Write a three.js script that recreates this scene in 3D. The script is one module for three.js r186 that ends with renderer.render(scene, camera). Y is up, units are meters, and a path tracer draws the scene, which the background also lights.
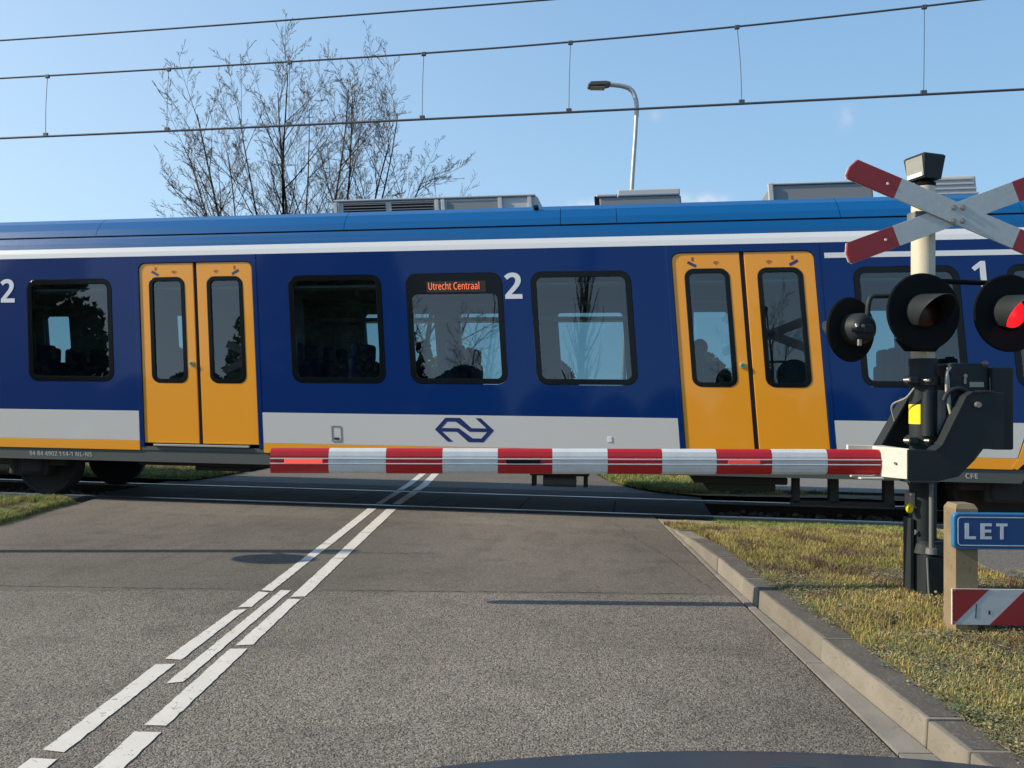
import * as THREE from 'three';
import { mergeGeometries } from 'three/addons/utils/BufferGeometryUtils.js';
import { RoundedBoxGeometry } from 'three/addons/geometries/RoundedBoxGeometry.js';
import { MarchingCubes } from 'three/addons/objects/MarchingCubes.js';
import { FontLoader } from 'three/addons/loaders/FontLoader.js';
import { TextGeometry } from 'three/addons/geometries/TextGeometry.js';

// ---------------------------------------------------------------- camera, sky, sun, exposure
const scene = new THREE.Scene();
const camera = new THREE.PerspectiveCamera(52.84, 1024 / 768, 0.05, 2000);
camera.position.set(0, 1.33, 0);
camera.rotation.set(0.01656, 0, 0.010, 'XYZ');
const renderer = new THREE.WebGLRenderer({ antialias: true });
renderer.toneMapping = THREE.LinearToneMapping;
renderer.toneMappingExposure = 1.15;
renderer.shadowMap.enabled = true;

const SUN = new THREE.Vector3(-0.8565, 0.5135, 0.0460).normalize();
{
  const W = 2048, H = 1024, px = new Float32Array(W * H * 4), d = new THREE.Vector3();
  const puffs = [[592, 205, 26, 7], [672, 199, 26, 8], [708, 198, 24, 7], [655, 112, 7, 7], [845, 112, 9, 14]];   // small fair-weather clouds, by direction
  const dirs = puffs.map(([x, y, w, h]) => {
    const v = new THREE.Vector3((x - 512) / 773, -(y - 397) / 773, -1);
    return [v.x / -v.z, v.y / -v.z, w / 773, h / 773];
  });
  for (let j = 0; j < H; j++) for (let i = 0; i < W; i++) {
    const az = ((i + 0.5) / W - 0.5) * 2 * Math.PI, el = ((j + 0.5) / H - 0.5) * Math.PI;
    d.set(Math.cos(el) * Math.cos(az), Math.sin(el), Math.cos(el) * Math.sin(az));
    const t = Math.max(0, d.y), u = Math.pow(t, 0.62), g = Math.max(0, (1 + d.dot(SUN)) / 2);
    const hz = [0.54, 0.84, 1.07], ze = [0.062, 0.225, 0.54];
    const glow = 0.58 * Math.pow(g, 3.3) + 1.2 * Math.pow(g, 60);
    let c = hz.map((h, k) => h + (ze[k] - h) * Math.min(1, 1.08 * u));
    const warm = [1.0, 0.97, 0.90];
    c = c.map((v, k) => v + glow * warm[k] * (0.35 + 0.65 * (1 - t)));
    if (d.z < 0) {
      const X = d.x / -d.z, Y = d.y / -d.z;
      let m = 0;
      for (const [cx, cy, w, h] of dirs) {
        const r = ((X - cx) / w) ** 2 + ((Y - cy) / h) ** 2;
        const wob = 0.75 + 0.5 * Math.sin(X * 310 + 2 * Math.sin(Y * 260)) * Math.sin(Y * 420 + X * 90);
        m = Math.max(m, Math.exp(-r * 1.6) * wob * (h > 0.012 || w < 0.013 ? 0.28 : 0.75));
      }
      c = c.map((v, k) => v + (([0.80, 0.84, 0.93])[k] - v) * Math.min(0.8, m));
    }
    px.set([c[0] * 0.88, c[1] * 0.88, c[2] * 0.88, 1], (j * W + i) * 4);
  }
  const sky = new THREE.DataTexture(px, W, H, THREE.RGBAFormat, THREE.FloatType);
  sky.mapping = THREE.EquirectangularReflectionMapping;
  sky.magFilter = THREE.LinearFilter; sky.minFilter = THREE.LinearFilter; sky.needsUpdate = true;
  scene.background = sky; scene.environment = sky;
}
const sun = new THREE.DirectionalLight(new THREE.Color(1.0, 0.88, 0.69), 5.0);
sun.target.position.set(0, 0, -8); sun.position.copy(SUN).multiplyScalar(60).add(sun.target.position);
sun.castShadow = true; sun.shadow.mapSize.set(4096, 4096); sun.shadow.radius = 1;
Object.assign(sun.shadow.camera, { left: -45, right: 45, top: 45, bottom: -45, near: 1, far: 140 });
scene.add(sun, sun.target);

// ---------------------------------------------------------------- helpers
let seed = 7;
function rnd() { seed = (seed * 1664525 + 1013904223) >>> 0; return seed / 4294967296; }
const rr = (a, b) => a + (b - a) * rnd();
const V = (x, y, z) => new THREE.Vector3(x, y, z);
const used = {};
function numbered(n) { const k = used[n] = (used[n] ?? -1) + 1; return k ? `${n}_${String(k).padStart(3, '0')}` : n; }
function hash(x, y) { let h = (x * 374761393 + y * 668265263) | 0; h = Math.imul(h ^ (h >>> 13), 1274126177); return ((h ^ (h >>> 16)) >>> 0) / 4294967296; }
function vnoise(x, y) {
  const xi = Math.floor(x), yi = Math.floor(y), fx = x - xi, fy = y - yi, u = fx * fx * (3 - 2 * fx), v = fy * fy * (3 - 2 * fy);
  return (hash(xi, yi) * (1 - u) + hash(xi + 1, yi) * u) * (1 - v) + (hash(xi, yi + 1) * (1 - u) + hash(xi + 1, yi + 1) * u) * v;
}
const fbm = (x, y) => 0.5 * vnoise(x, y) + 0.27 * vnoise(x * 2.1 + 9, y * 2.1) + 0.15 * vnoise(x * 4.3, y * 4.3 + 5) + 0.08 * vnoise(x * 9, y * 9);
function M(color, roughness = 0.7, o = {}) {
  const c = Array.isArray(color) ? new THREE.Color().setRGB(...color) : new THREE.Color(color);
  const Type = 'clearcoat' in o || 'transmission' in o || 'ior' in o ? THREE.MeshPhysicalMaterial : THREE.MeshStandardMaterial;
  return new Type({ color: c, roughness, ...o });
}
function shade(m) { m.castShadow = m.receiveShadow = true; return m; }
function add(parent, name, geo, mat) { const m = shade(new THREE.Mesh(geo, mat)); m.name = parent === scene ? numbered(name) : name; parent.add(m); return m; }
function thing(name, label, category, pos = [0, 0, 0], turn = 0, group) {
  const g = new THREE.Group(); g.name = numbered(name); g.position.set(...pos); g.rotation.y = turn;
  g.userData = { label, category }; if (group) g.userData.group = group; scene.add(g); return g;
}
function struct(name, label) { const g = new THREE.Group(); g.name = numbered(name); g.userData = { kind: 'structure', label }; scene.add(g); return g; }
const flat = (g) => { const q = g.index ? g.toNonIndexed() : g; q.computeVertexNormals(); return q; };
function merge(list) {
  const l = list.map((g) => { const q = g.index ? g.toNonIndexed() : g; for (const k of Object.keys(q.attributes)) if (!['position', 'normal', 'uv'].includes(k)) q.deleteAttribute(k); return q; });
  return mergeGeometries(l);
}
function box(x0, x1, y0, y1, z0, z1, r = 0) {
  const w = Math.abs(x1 - x0), h = Math.abs(y1 - y0), d = Math.abs(z1 - z0);
  const g = r ? new RoundedBoxGeometry(w, h, d, 2, Math.min(r, w / 2.01, h / 2.01, d / 2.01)) : new THREE.BoxGeometry(w, h, d);
  g.translate((x0 + x1) / 2, (y0 + y1) / 2, (z0 + z1) / 2); return g;
}
function cyl(a, b, r0, r1 = r0, seg = 20, open = false) {
  const A = V(...a), B = V(...b), L = A.distanceTo(B), g = new THREE.CylinderGeometry(r1, r0, L, seg, 1, open);
  g.applyQuaternion(new THREE.Quaternion().setFromUnitVectors(V(0, 1, 0), B.clone().sub(A).normalize()));
  g.translate((A.x + B.x) / 2, (A.y + B.y) / 2, (A.z + B.z) / 2); return g;
}
function tube(pts, r, seg = 24, rad = 8) { return new THREE.TubeGeometry(new THREE.CatmullRomCurve3(pts.map((p) => V(...p))), seg, r, rad, false); }
function poly(pts) { const s = new THREE.Shape(); pts.forEach(([x, y], i) => (i ? s.lineTo(x, y) : s.moveTo(x, y))); s.closePath(); return s; }
function rrect(T, x0, x1, y0, y1, r, r2 = r) {   // r: top corners, r2: bottom corners
  const s = new T();
  s.moveTo(x0 + r2, y0); s.lineTo(x1 - r2, y0); if (r2) s.absarc(x1 - r2, y0 + r2, r2, -Math.PI / 2, 0, false);
  s.lineTo(x1, y1 - r); if (r) s.absarc(x1 - r, y1 - r, r, 0, Math.PI / 2, false);
  s.lineTo(x0 + r, y1); if (r) s.absarc(x0 + r, y1 - r, r, Math.PI / 2, Math.PI, false);
  s.lineTo(x0, y0 + r2); if (r2) s.absarc(x0 + r2, y0 + r2, r2, Math.PI, Math.PI * 1.5, false);
  s.closePath(); return s;
}
function ext(shape, z0, z1, bevel = 0, cs = 6) {
  const g = new THREE.ExtrudeGeometry(shape, { depth: z1 - z0 - 2 * bevel, bevelEnabled: bevel > 0, bevelSize: bevel, bevelThickness: bevel, bevelOffset: -bevel, bevelSegments: 2, curveSegments: cs });
  g.translate(0, 0, z0 + bevel); return g;
}
function tex(data, n, srgb, rep = 1) {
  const t = new THREE.DataTexture(data, n, n, THREE.RGBAFormat, THREE.UnsignedByteType);
  t.wrapS = t.wrapT = THREE.RepeatWrapping; t.magFilter = THREE.LinearFilter; t.minFilter = THREE.LinearMipmapLinearFilter; t.generateMipmaps = true;
  if (srgb) t.colorSpace = THREE.SRGBColorSpace; t.repeat.set(rep, rep); t.needsUpdate = true; return t;
}
const toS = (v) => Math.max(0, Math.min(255, Math.round(255 * (v <= 0.0031308 ? 12.92 * v : 1.055 * Math.pow(v, 1 / 2.4) - 0.055))));
// crushed-stone surface: stones of given radius stamped over binder
function stoneTexture(n, count, r0, r1, binder, tones, spread) {
  const c = new Float32Array(n * n * 3), h = new Float32Array(n * n);
  for (let i = 0; i < n * n; i++) { const k = 0.85 + 0.3 * hash(i, 3); c.set([binder[0] * k, binder[1] * k, binder[2] * k], i * 3); h[i] = 0.12 * hash(i, 9); }
  for (let s = 0; s < count; s++) {
    const cx = rnd() * n, cy = rnd() * n, r = rr(r0, r1), e = rr(0.6, 1), a = rr(0, Math.PI), ca = Math.cos(a), sa = Math.sin(a), top = rr(0.55, 1), T = tones[Math.floor(rnd() * tones.length)], k = Math.exp(rr(-spread, spread));
    const R = Math.ceil(r);
    for (let y = -R; y <= R; y++) for (let x = -R; x <= R; x++) {
      const u = (x * ca + y * sa) / r, v = (-x * sa + y * ca) / (r * e), q = u * u + v * v;
      if (q > 1) continue;
      const i = ((Math.floor(cy + y) + n) % n) * n + ((Math.floor(cx + x) + n) % n), hh = top * (1 - 0.5 * q * q);
      if (hh > h[i]) { h[i] = hh; c[i * 3] = T[0] * k; c[i * 3 + 1] = T[1] * k; c[i * 3 + 2] = T[2] * k; }
    }
  }
  const col = new Uint8Array(n * n * 4), hgt = new Uint8Array(n * n * 4);
  for (let i = 0; i < n * n; i++) { col.set([toS(c[i * 3]), toS(c[i * 3 + 1]), toS(c[i * 3 + 2]), 255], i * 4); const q = Math.round(255 * h[i]); hgt.set([q, q, q, 255], i * 4); }
  return [col, hgt];
}
function noiseTexture(n, f) {   // f(u, v) in 0..1 on a tile that wraps: [r, g, b, height]
  const col = new Uint8Array(n * n * 4), hgt = new Uint8Array(n * n * 4);
  for (let j = 0; j < n; j++) for (let i = 0; i < n; i++) {
    const [r, g, b, h] = f(i / n, j / n, i, j);
    col.set([toS(r), toS(g), toS(b), 255], (j * n + i) * 4); const q = Math.max(0, Math.min(255, h * 255)); hgt.set([q, q, q, 255], (j * n + i) * 4);
  }
  return [col, hgt];
}
function wrapNoise(u, v, f) {   // fbm that wraps on the unit tile
  const w = (a, b) => fbm(a * f, b * f);
  const x = u, y = v;
  return w(x, y) * (1 - x) * (1 - y) + w(x - 1, y) * x * (1 - y) + w(x, y - 1) * (1 - x) * y + w(x - 1, y - 1) * x * y;
}
// flat sheet from an outline in (x, z), cut into a grid for tone patches
function sheet(x0, x1, z0, z1, nx, nz, fx, fy, tone, uvs = 1) {
  const pos = [], uv = [], col = [], idx = [];
  for (let j = 0; j <= nz; j++) for (let i = 0; i <= nx; i++) {
    const a = i / nx, b = j / nz, [x, z] = fx(x0 + (x1 - x0) * a, z0 + (z1 - z0) * b, a, b), y = fy(x, z, a, b);
    pos.push(x, y, z); uv.push(x * uvs, -z * uvs); const t = tone(x, z); col.push(...(Array.isArray(t) ? t : [t, t, t]));
  }
  for (let j = 0; j < nz; j++) for (let i = 0; i < nx; i++) { const p = j * (nx + 1) + i; idx.push(p, p + 1, p + nx + 1, p + 1, p + nx + 2, p + nx + 1); }
  const g = new THREE.BufferGeometry();
  g.setAttribute('position', new THREE.Float32BufferAttribute(pos, 3)); g.setAttribute('uv', new THREE.Float32BufferAttribute(uv, 2)); g.setAttribute('color', new THREE.Float32BufferAttribute(col, 3));
  g.setIndex(idx); g.computeVertexNormals();
  if (g.attributes.normal.getY(0) < 0) { for (let k = 0; k < idx.length; k += 3) { const t = idx[k]; idx[k] = idx[k + 1]; idx[k + 1] = t; } g.setIndex(idx); g.computeVertexNormals(); }
  return g;
}
function uvByMetre(g) { const q = g.index ? g.toNonIndexed() : g, p = q.attributes.position, n = q.attributes.normal, u = q.attributes.uv; for (let i = 0; i < p.count; i++) { const a = Math.abs(n.getX(i)), b = Math.abs(n.getY(i)), c = Math.abs(n.getZ(i)); if (a > b && a > c) u.setXY(i, p.getZ(i), p.getY(i)); else if (b > c) u.setXY(i, p.getX(i), p.getZ(i)); else u.setXY(i, p.getX(i), p.getY(i)); } return q; }
const same = (x, z) => [x, z];

// the railway runs 9 degrees off square to the road; these go between its own axes and the world
const TH = Math.atan(0.16), CT = Math.cos(TH), ST = Math.sin(TH), TZ = 8.62;
const toWorld = (s, z) => [s * CT - z * ST, -TZ + s * ST + z * CT];
const toTrack = (x, z) => [x * CT + (z + TZ) * ST, -x * ST + (z + TZ) * CT];
const zAt = (x, l) => -TZ + 0.16 * x + l / CT;   // world z where the track-side offset is l

// ---------------------------------------------------------------- ground, road, crossing
const [asC, asH] = stoneTexture(1024, 80000, 1.7, 3.9, [0.06, 0.057, 0.052], [[0.155, 0.147, 0.134], [0.19, 0.18, 0.165], [0.12, 0.115, 0.107], [0.25, 0.238, 0.22], [0.15, 0.134, 0.115]], 0.27);
const [smC, smH] = stoneTexture(1024, 52000, 1.6, 3.4, [0.075, 0.071, 0.064], [[0.135, 0.127, 0.115], [0.155, 0.145, 0.130], [0.115, 0.108, 0.098], [0.18, 0.168, 0.15]], 0.2);
const M_asphalt = M(0xffffff, 0.88, { map: tex(asC, 1024, true, 1 / 1.5), bumpMap: tex(asH, 1024, false, 1 / 1.5), bumpScale: 0.0035, vertexColors: true });
const M_smooth = M(0xffffff, 0.9, { map: tex(smC, 1024, true, 1 / 1.3), bumpMap: tex(smH, 1024, false, 1 / 1.3), bumpScale: 0.0012, vertexColors: true });
const [coC, coH] = noiseTexture(512, (u, v, i, j) => {
  const a = wrapNoise(u, v, 6), b = hash(i, j), p = wrapNoise(u, v, 40) > 0.66 ? 0.78 : 1, k = (0.62 + 0.6 * a) * (0.88 + 0.24 * b) * p;
  return [0.30 * k, 0.275 * k, 0.235 * k, 0.5 * a + 0.3 * b];
});
const M_concrete = M(0xffffff, 0.9, { map: tex(coC, 512, true, 1.6), bumpMap: tex(coH, 512, false, 1.6), bumpScale: 0.003 });
const M_kerb = [0.74, 0.82, 0.66].map((k) => M([k, k * 0.97, k * 0.92], 0.92, { map: M_concrete.map, bumpMap: M_concrete.bumpMap, bumpScale: 0.004 }));
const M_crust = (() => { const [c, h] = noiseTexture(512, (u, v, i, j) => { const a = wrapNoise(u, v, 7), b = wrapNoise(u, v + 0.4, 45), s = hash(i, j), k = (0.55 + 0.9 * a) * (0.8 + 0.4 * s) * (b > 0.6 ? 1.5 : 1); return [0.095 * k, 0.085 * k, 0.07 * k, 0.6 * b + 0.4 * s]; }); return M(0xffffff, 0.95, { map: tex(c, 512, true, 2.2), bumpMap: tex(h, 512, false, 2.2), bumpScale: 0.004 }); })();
const M_gutter = [0.78, 0.7].map((k) => M([k, k, k], 0.9, { map: M_concrete.map, bumpMap: M_concrete.bumpMap, bumpScale: 0.002 }));
const [soC, soH] = noiseTexture(1024, (u, v, i, j) => {
  const a = wrapNoise(u, v, 9), b = hash(i >> 1, j >> 1), c = wrapNoise(u + 0.37, v, 60), g = a + 0.4 * (c - 0.5);
  const dry = [0.26, 0.20, 0.095], grn = [0.13, 0.15, 0.035], soil = [0.105, 0.08, 0.055];
  const w = Math.max(0, Math.min(1, (g - 0.34) * 5)), q = Math.max(0, Math.min(1, (c - 0.52) * 7)), k = 0.65 + 0.6 * b;
  return [0, 1, 2].map((n) => ((soil[n] * (1 - w) + (dry[n] * (1 - q) + grn[n] * q) * w) * k)).concat(0.5 * c + 0.5 * b);
});
const M_soil = M(0xffffff, 0.95, { map: tex(soC, 1024, true, 1 / 2.2), bumpMap: tex(soH, 1024, false, 1 / 2.2), bumpScale: 0.02, vertexColors: true });

const M_sand = M([0.30, 0.255, 0.19], 0.95, { bumpMap: M_soil.bumpMap, bumpScale: 0.012, vertexColors: true });
const roadEdge = (d) => 1.372 + 0.0276 * Math.min(d, 8.6);        // right edge of the asphalt at distance d ahead
const seamZ = (x) => -5.25 + 0.04 * (vnoise(x * 2.3, 1.5) - 0.5) + 0.012 * (vnoise(x * 17, 4) - 0.5) + (x < -2.2 ? 0.05 * Math.min(1, (-2.2 - x)) : 0);
const patch = (x, z) => { const n = fbm(x * 0.55 + 3, z * 0.55), m = fbm(x * 2.7, z * 2.7 + 8), w = vnoise(x * 1.1 + 40, z * 0.12); return (0.66 + 0.42 * n + 0.22 * (m - 0.5) + 0.18 * (w - 0.5)); };
const smear = (t) => Math.max(0, Math.min(1, t));
// wear of the surface: paler wheel tracks, dark tyre scuffs, oil drips, dusty strip along the rails
const wear = (x, z) => {
  const l = toTrack(x, z)[1]; let k = 1;
  k *= 1 + 0.07 * Math.exp(-(((x - 0.75) / 0.28) ** 2)) + 0.07 * Math.exp(-(((x + 0.75) / 0.28) ** 2));
  k *= 1 - 0.16 * smear((vnoise(x * 16 + 3.1 * z, z * 1.9 + 31) - 0.6) * 4) * (z < -5.4 ? 1 : 0.35) * smear(vnoise(x * 1.2 + 5, z * 1.1) * 2 - 0.5);
  k *= 1 - 0.16 * smear((fbm(x * 4.6 + 70, z * 4.6) - 0.58) * 7);
  if (l < 0.62 && l > -0.5) k *= 1.16 + 0.14 * (vnoise(x * 7, l * 22) - 0.5);
  return k;
};
{
  const g = struct('ground', 'wide stretch of rough dry land around the level crossing');
  const base = add(g, 'earth', sheet(-300, 300, 300, -300, 60, 60, same, () => -0.2, (x, z) => 0.7 + 0.5 * vnoise(x * 0.05, z * 0.05)), M_soil);
  base.name = 'earth';
}
const road = struct('road', 'grey asphalt road leading up to the level crossing');
add(road, 'coarse_asphalt', sheet(-7, 1, 9, 0, 200, 330, (x, z, a, b) => { const zz = 9 + b * (seamZ(-7 + 8.4 * a) - 9); return [-7 + a * (roadEdge(Math.max(-zz, 0)) + 7), zz]; }, () => 0,
  (x, z) => { const k = patch(x, z) * 1.24 * wear(x, z); return [k * 1.0, k * 0.93, k * 0.82]; }), M_asphalt);
add(road, 'smooth_asphalt', sheet(0, 1, 0, 1, 220, 110, (x, z, a, b) => {
  const l = -5.05 + 0.08 * vnoise(7, 0), xx = (u) => l + a * (u - l); const x1 = xx(1.52), zs = seamZ(-7 + 8.4 * (x1 + 7) / 8.5), ze = zAt(x1, -0.435), zz = zs + b * (ze - zs);
  const left = -4.86 - 0.12 * (-zz - 5) * 0.6 + 0.06 * (vnoise(zz * 3, 2) - 0.5);
  return [left + a * (roadEdge(-zz) - left), zz];
}, () => 0, (x, z) => { const k = patch(x, z) * 1.24 * wear(x, z); return [k * 1.0, k * 0.925, k * 0.81]; }), M_smooth);
// far side of the crossing
add(road, 'smooth_asphalt', sheet(0, 1, 0, 1, 60, 80, (x, z, a, b) => {
  const d = b * b, zz0 = -10.5 - 60 * d, l = -4.4 - 1.3 * Math.exp(-(-zz0 - 10.5) / 1.2), r = 1.45 + 0.95 * Math.exp(-(-zz0 - 10.5) / 0.9), xx = l + a * (r - l), zt = zAt(xx, -1.915);
  return [xx, b < 1e-6 ? zt : Math.min(zz0, zt - 0.01)];
}, () => 0, (x, z) => { const k = patch(x, z) * 1.2; return [k * 1.04, k * 0.965, k * 0.86]; }), M_smooth);

// cracks in the surface: dark open seams, each a thin ragged strip
const M_crack = M([0.022, 0.020, 0.018], 0.95);
function crack(pts, w) {
  const c = new THREE.CatmullRomCurve3(pts.map(([x, z]) => V(x, 0, z))), n = Math.round(c.getLength() / 0.025), pos = [], idx = [], uv = [];
  for (let i = 0; i <= n; i++) { const p = c.getPoint(i / n), t = c.getTangent(i / n), ww = w * (0.25 + 1.1 * vnoise(i * 0.6, pts[0][0] * 9)) * Math.min(1, 8 * Math.min(i / n, 1 - i / n) + 0.15), j = 0.02 * (vnoise(i * 0.45, 3 + pts[0][1]) - 0.5) + 0.01 * (vnoise(i * 1.7, 8) - 0.5); for (const q of [-1, 1]) { pos.push(p.x + t.z * (q * ww + j), 0.0022, p.z - t.x * (q * ww + j)); uv.push(p.x, p.z); } }
  for (let i = 0; i < n; i++) idx.push(2 * i, 2 * i + 1, 2 * i + 2, 2 * i + 1, 2 * i + 3, 2 * i + 2);
  const g = new THREE.BufferGeometry(); g.setAttribute('position', new THREE.Float32BufferAttribute(pos, 3)); g.setAttribute('uv', new THREE.Float32BufferAttribute(uv, 2)); g.setIndex(idx); g.computeVertexNormals(); add(road, 'crack', g, M_crack);
}
crack([[-4.9, -5.3], [-3.6, -5.32], [-2.4, -5.29], [-1.8, -5.3]], 0.004); crack([[-1.3, -5.29], [-0.6, -5.285], [0.3, -5.29], [1.45, -5.28]], 0.004); crack([[1.1, -8.2], [1.18, -7.4], [1.3, -6.6], [1.36, -5.9], [1.42, -5.3]], 0.003); crack([[-4.6, -6.9], [-3.9, -7.3], [-3.3, -7.25], [-2.5, -7.6]], 0.0025); crack([[0.2, -7.2], [0.5, -7.0], [0.9, -7.15]], 0.002); crack([[-3.4, -4.6], [-3.0, -4.1], [-2.9, -3.6], [-2.4, -3.1]], 0.002);
{ const z = (x) => zAt(x, 0.6); crack([[-4.8, z(-4.8)], [-3, z(-3)], [-1, z(-1)], [1.5, z(1.5)]], 0.0022); }
// painted centre lines: each dash a sheet of its own, edges worn
const M_paint = M(0xffffff, 0.75, (() => {
  const [c, h] = noiseTexture(512, (u, v, i, j) => { const a = wrapNoise(u, v, 10), b = wrapNoise(u, v, 70), s = hash(i, j); const w = b > 0.655 || (a > 0.62 && b > 0.56) ? 0.45 : 1; const k = (0.8 + 0.3 * a) * (0.93 + 0.14 * s) * w; return [0.64 * k, 0.605 * k, 0.53 * k, w * 0.8]; });
  return { map: tex(c, 512, true, 0.9), bumpMap: tex(h, 512, false, 0.9), bumpScale: 0.001 };
})());
function dash(x0, x1, z0, xf0, xf1, z1, lift = 0.004) {   // near edge x0..x1 at z0, far edge xf0..xf1 at z1
  const n = Math.max(6, Math.round(Math.abs(z1 - z0) / 0.03)), pos = [], uv = [], idx = [];
  for (let j = 0; j <= n; j++) {
    const t = j / n, z = z0 + (z1 - z0) * t, w0 = 0.006 * (vnoise(z * 40 + x0 * 30, 1) - 0.5), w1 = 0.006 * (vnoise(z * 40 + x0 * 30, 7) - 0.5), sk = j === 0 || j === n ? rr(-0.012, 0.012) : 0;
    for (const [x, zz] of [[x0 + (xf0 - x0) * t + w0, z + sk], [x1 + (xf1 - x1) * t + w1, z - sk]]) { pos.push(x, lift, zz); uv.push(x, -zz); }
  }
  for (let j = 0; j < n; j++) idx.push(2 * j, 2 * j + 1, 2 * j + 2, 2 * j + 1, 2 * j + 3, 2 * j + 2);
  const g = new THREE.BufferGeometry(); g.setAttribute('position', new THREE.Float32BufferAttribute(pos, 3)); g.setAttribute('uv', new THREE.Float32BufferAttribute(uv, 2)); g.setIndex(idx); g.computeVertexNormals();
  add(road, 'centre_line', g, M_paint);
}
dash(-1.73, -1.63, -1.9, -1.73, -1.63, -2.82); dash(-1.725, -1.635, -2.88, -1.73, -1.64, -3.81); dash(-1.72, -1.635, -3.88, -1.695, -1.625, -4.78); dash(-1.69, -1.61, -4.84, -1.69, -1.615, -5.21);
dash(-1.685, -1.605, -5.25, -1.68, -1.60, -6.2); dash(-1.68, -1.60, -6.215, -1.68, -1.59, -6.9); dash(-1.68, -1.59, -6.915, -1.68, -1.575, -9.12);
dash(-1.57, -1.50, -3.57, -1.555, -1.485, -5.26);
dash(-1.46, -1.36, -1.9, -1.465, -1.36, -3.05); dash(-1.455, -1.365, -3.11, -1.455, -1.365, -4.05); dash(-1.445, -1.36, -4.11, -1.44, -1.36, -5.04); dash(-1.44, -1.345, -5.1, -1.445, -1.345, -6.3);
dash(-1.445, -1.345, -6.315, -1.455, -1.345, -7.5); dash(-1.455, -1.345, -7.515, -1.455, -1.34, -9.08);
dash(-1.575, -1.48, -11.42, -1.56, -1.44, -14); dash(-1.35, -1.235, -11.39, -1.36, -1.23, -14);

// rails, crossing slabs, sleepers and ballast
const track = struct('railway_track', 'railway track set flush into the road at the crossing');
const inTrack = (g) => { g.rotateY(-TH); g.translate(0, 0, -TZ); return g; };
const M_rail = M([0.42, 0.40, 0.38], 0.32, { metalness: 0.85 }), M_railside = M([0.07, 0.045, 0.03], 0.9), M_dark = M([0.028, 0.029, 0.031], 0.85);
const RN = -0.48, RF = -1.84;
for (const z of [RN, RF]) {
  const r = add(track, 'rail', inTrack(box(-40, 40, -0.035, 0.008, z - 0.034, z + 0.034, 0.008)), M_rail);
  add(r, 'rail_web', inTrack(merge([box(-40, 40, -0.14, -0.036, z - 0.01, z + 0.01), box(-40, 40, -0.165, -0.141, z - 0.07, z + 0.07)])), M_railside);
}
const M_panel = [0.018, 0.022, 0.026].map((k) => M([k, k * 0.98, k * 0.94], 0.85, { bumpMap: M_smooth.bumpMap, bumpScale: 0.003 }));  // near-black: the deep shade under the train is put into the slab colour
for (let k = 0; k < 7; k++) {
  const s0 = -5.6 + k * 1.12;
  add(track, 'crossing_slab', inTrack(box(s0, s0 + 1.112, -0.16, 0.0, RN - 0.10, RF + 0.10, 0.006)), M_panel[k % 3]);
  add(track, 'outer_shade_slab', inTrack(box(s0, s0 + 1.112, -0.16, 0.006, RF - 0.04, RF - 0.62, 0.004)), M_panel[(k + 1) % 3]);  // dark strips added outside both rails to deepen the shadow below the train
  add(track, 'outer_shade_slab', inTrack(box(s0, s0 + 1.112, -0.16, 0.006, RN + 0.04, RN + 0.17, 0.004)), M_panel[(k + 2) % 3]);
}
dash(-1.66, -1.575, -9.5, -1.60, -1.51, -10.72); dash(-1.45, -1.345, -9.47, -1.38, -1.27, -10.68); dash(-1.60, -1.51, -10.83, -1.575, -1.48, -11.36, 0.011); dash(-1.38, -1.27, -10.79, -1.35, -1.235, -11.33, 0.011);
const M_sleeper = M([0.19, 0.175, 0.155], 0.95, { bumpMap: M_concrete.bumpMap, bumpScale: 0.004 });
for (let s = -22; s < 22; s += 0.62) if (s < -5.9 || s > 2.5) add(track, 'sleeper', inTrack(box(s - 0.12, s + 0.12, -0.3, -0.166, -2.45, 0.08, 0.01)), M_sleeper);
{
  const st = new THREE.DodecahedronGeometry(0.032, 0); st.scale(1, 0.7, 1.2);
  const N = 9000, im = new THREE.InstancedMesh(st, M([0.22, 0.20, 0.18], 0.95), N), m = new THREE.Matrix4(), q = new THREE.Quaternion(), e = new THREE.Euler(), c = new THREE.Color();
  for (let i = 0; i < N; i++) {
    let s; do { s = rr(-14, 10); } while (s > -5.7 && s < 2.35);
    const l = rr(-3.0, 0.25), [x, z] = toWorld(s, l), k = rr(0.7, 1.5);
    e.set(rr(0, 6), rr(0, 6), rr(0, 6)); q.setFromEuler(e); m.compose(V(x, rr(-0.19, -0.125) - Math.max(0, l - 0.05) * 0.2, z), q, V(k, k, k)); im.setMatrixAt(i, m);
    const t = rr(0.5, 1.2); im.setColorAt(i, c.setRGB(t, t * 0.93, t * 0.85));
  }
  im.name = 'ballast'; im.userData = { kind: 'stuff', label: 'loose grey ballast stones between the rails beside the road' }; shade(im); scene.add(im);
}

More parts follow.
